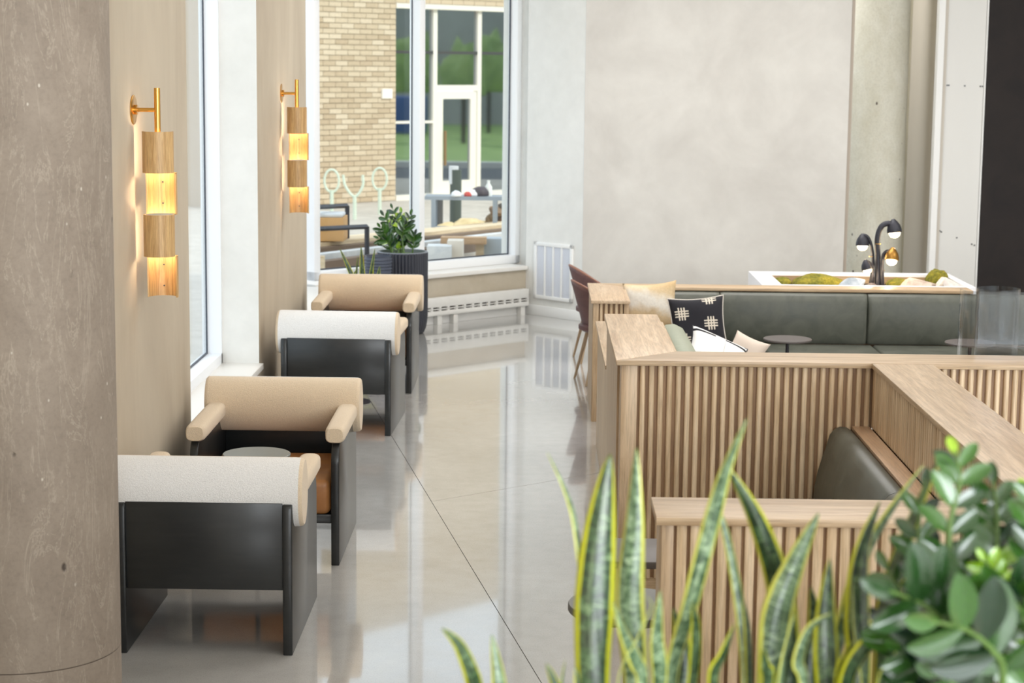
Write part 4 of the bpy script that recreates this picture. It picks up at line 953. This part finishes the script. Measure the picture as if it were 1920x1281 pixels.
wd = wood('raw_timber', 'x', (232, 212, 180), (206, 180, 142), .7); card = plain('cardboard', rgb(206, 160, 104), .8); wb_ = stucco('white_foam', (226, 226, 224), (206, 208, 210), 8)
# low loading ledge with timber edge (things outside stand on it)
ldg = thing('timber_deck', 'low deck of pale timber boards just outside the corner window', 'deck', (0, 0, GZ))
def deck(u0, v0, u1, v1, Y0, Y1, th, mat, nm='board'):
    a, b_ = at(u0, v0, Y0), at(u1, v1, Y1); d = (b_-a); d.z = 0; L = d.length; o = MB().box(0, L, 0, .14, -th, 0).build(nm, mat, ldg); m = (a+b_)/2
    o.location = (a.x, a.y, a.z-GZ); o.rotation_euler = (0, 0, math.atan2(d.y, d.x)); return o
Yd = 24.0
for i in range(9): deck(560, 460-i*.9, 960, 437-i*.9, 22.2+i*.16, 25.6+i*.16, .05, wd)
for i in range(3):
    deck(560, 470, 960, 446, 22.0, 25.4, .10, plain('deck_dark', rgb(120, 100, 82), .9), 'bearer') if i == 0 else None
deck(560, 482, 960, 452, 21.6, 25.2, .09, wb_, 'white_beam'); deck(560, 497, 960, 466, 21.3, 25.0, .12, plain('deck_soil', rgb(128, 108, 92), .9), 'bearer')
for (u, v0, v1, Y) in ((700, 480, 520, 21.6), (900, 455, 500, 23.6), (600, 480, 520, 21.2)): 
    p = at(u, v0, Y); o = MB().box(-.05, .05, -.05, .05, GZ-GZ, p.z-GZ).build('post', wd, ldg); o.location = (p.x, p.y, 0)
cb, w_, h_ = crate('cardboard_box', 'open cardboard box outside at the left of the corner window', 'box', 560, 644, 409, 452, 22.6, .5, card)
MB().box(-w_*.9, w_*.95, .02, .4, h_, h_+.05).build('white_wrap', wb_, cb, bevel=.02)
for (nm, lb_, u0, u1, v0, v1, Y, m) in (('foam_block', 'white wrapped block outside, left below the cart', 800, 846, 462, 500, 22.4, wb_), ('foam_block', 'large white block outside in the middle below the cart', 838, 868, 452, 500, 22.6, plain('board_block', rgb(222, 212, 198), .8)),
    ('foam_block', 'grey-blue block outside at the right edge of the window', 906, 948, 448, 486, 23.6, plain('grey_block', rgb(176, 184, 190), .7))): crate(nm, lb_, 'block', u0, u1, v0, v1, Y, .3, m)
crate('timber_plank', 'tan plank lying across the blocks outside', 'plank', 826, 912, 446, 458, 23.4, .2, wood('tan_plank', 'x', (214, 178, 140), (190, 150, 110), .7))
for i, (u, v, sz_) in enumerate(((866, 488, .3), (890, 490, .25))): blob('rubble_heap', ['heap of dark rubble at the foot of the blocks', 'smaller heap of dark rubble by the grey-blue block'][i], 'rubble', at(u, v+10, 23.2), sz_, .2, .12, stucco('rubble', (120, 112, 104), (70, 66, 62), 12), 20+i, flat=True)
# work cart
ct = thing('work_cart', 'grey metal work cart outside loaded with tools', 'cart', at(870, 437, 26.2)); ct.location.z = at(870, 437, 26.2).z; gm = plain('cart_grey', rgb(150, 160, 170), .5, .4)
cx = .44; hh = .50
MB().box(-cx-.1, cx+.1, -.02, .42, hh-.05, hh).build('top_shelf', gm, ct); MB().box(-cx, cx, -.02, .4, .02, .06).build('bottom_shelf', gm, ct)
for sx in (-cx+.02, cx-.02):
    for sy in (0, .38): MB().box(sx-.03, sx+.03, sy-.02, sy+.02, 0, hh-.05).build('leg', gm, ct)
tz = ct.location.z+hh
def small(nm, label, cat, u, v, Y, r, mat, sy=1, h=None, seed=1):
    p = at(u, v, Y); return blob(nm, label, cat, (p.x, Y, tz if h is None else h), r, r*sy, r*.8, mat, seed)
small('power_tool', 'dark power tool on the cart', 'tool', 900, 358, 26.35, .12, plain('tool_dark', rgb(70, 60, 64), .6), seed=31)
small('rag', 'white rag on the cart beside the power tool', 'rag', 886, 356, 26.3, .08, plain('rag_white', rgb(236, 232, 232), .8), seed=32)
small('red_tool', 'small red tool on the cart', 'tool', 878, 362, 26.25, .06, plain('tool_red', rgb(190, 70, 60), .6), seed=33)
small('rag', 'crumpled white cloth at the middle of the cart', 'rag', 856, 364, 26.2, .07, plain('cloth_white', rgb(230, 232, 234), .8), seed=34)
p = at(916, 350, 26.4); o = MB().lathe([(.05, 0), (.05, .12), (.02, .17), (.02, .21)], 16).build('spray_bottle', plain('bottle_white', rgb(228, 228, 220), .5), smooth=True); o.location = (p.x, 26.4, tz); tag(o, 'white spray bottle at the right end of the cart', 'bottle')
t = thing('dark_post', 'thick dark green pole standing behind the cart', 'post', (at(854, 420, 28).x, 28, GZ)); MB().lathe([(.085, 0), (.085, at(854, 318, 28).z-GZ)], 16).build('shaft', plain('dark_green', rgb(66, 76, 68), .6), t, smooth=True); MB().lathe([(.07, 0), (.07, .26)], 16, (-.03, 0, at(852, 345, 28).z-GZ)).build('white_cap', wb_, t, smooth=True)
t = thing('dark_post', 'shorter dark pole left of the green one behind the cart', 'post', (at(824, 420, 27.6).x, 27.6, GZ)); MB().lathe([(.05, 0), (.05, at(824, 375, 27.6).z-GZ)], 14).build('shaft', plain('dark_pole', rgb(72, 72, 72), .6), t, smooth=True); MB().box(-.12, .12, -.02, .02, .25, .29, Matrix.Identity(4)).build('cross_bar', M['black_metal'], t)
for i, (u, v, s_, col_) in enumerate(((930, 400, .13, (150, 120, 90)), (938, 416, .15, (112, 84, 62)), (922, 412, .12, (180, 150, 110)), (942, 396, .11, (90, 76, 60)), (916, 428, .13, (206, 176, 130)), (934, 430, .12, (140, 108, 80)))):
    p = at(u, v, 26.9+.1*i); blob('scrap_piece', ['light brown scrap piece second from the top of the heap', 'dark brown scrap piece at the right of the heap', 'tan scrap piece left in the middle of the heap', 'darkest scrap piece on top of the heap', 'pale tan scrap piece at the lower left of the heap', 'mid brown scrap piece at the lower right of the heap'][i], 'scrap', p-Vector((0, 0, s_*.3)), s_, s_, s_, stucco('scrap%d' % i, col_, tuple(int(c*.6) for c in col_), 10), 40+i, group='brown scrap heap right of the cart', flat=True)
for i, (u, v, s_) in enumerate(((880, 420, .34), (840, 428, .3), (905, 424, .3))):
    p = atz(u, v+4, GZ+.0); p = at(u, v+6, 27.4); blob('sand_heap', ['pale sand heap behind the cart, middle', 'pale sand heap behind the cart, left end', 'pale sand heap behind the cart, right end'][i], 'sand', p-Vector((0, 0, .05)), s_*.75, .25, .13, stucco('sand', (232, 208, 160), (206, 180, 130), 8), 60+i)
# trees, hedge and a grey block reflected by the storefront glass
lv = stucco('foliage', (158, 178, 108), (110, 136, 76), 1.6)
for i, (x, y, s_) in enumerate(((24, 38.6, 1.6), (30, 36.6, 1.9), (27, 40.8, 1.5), (34, 39.2, 2.0), (25, 35.0, 1.4))):
    t = thing('lawn_tree', 'young tree number %s from the kerb on the lawn, seen only in the storefront reflection' % ['one', 'two', 'three', 'four', 'five'][i], 'tree', (x, y, GZ+.05)); MB().tube([(0, 0, 0), (0, 0, 2.2)], .08, 8).build('trunk', M['soil'], t)
    o = blob('crown', None, None, (x, y, 2.0), s_*.45, s_*.45, s_*.8, lv, 70+i, .5); o.location = (0, 0, 1.6); o.parent = t
o = MB().box(44, 52, 24, 60, GZ, 9).build('grey_block_building', plaster('reflected_grey', (168, 166, 164), (150, 148, 146), .5)); tag(o, 'plain grey building across the lawn, seen only in the storefront reflection', 'building')
t = thing('blue_bin', 'blue container on the lawn, seen only in the storefront reflection', 'container', (33, 36.1, GZ+.05)); MB().box(-1, 1, -.7, .7, 0, 1.4).build('body', plain('blue', rgb(50, 90, 160), .5), t, bevel=.05)
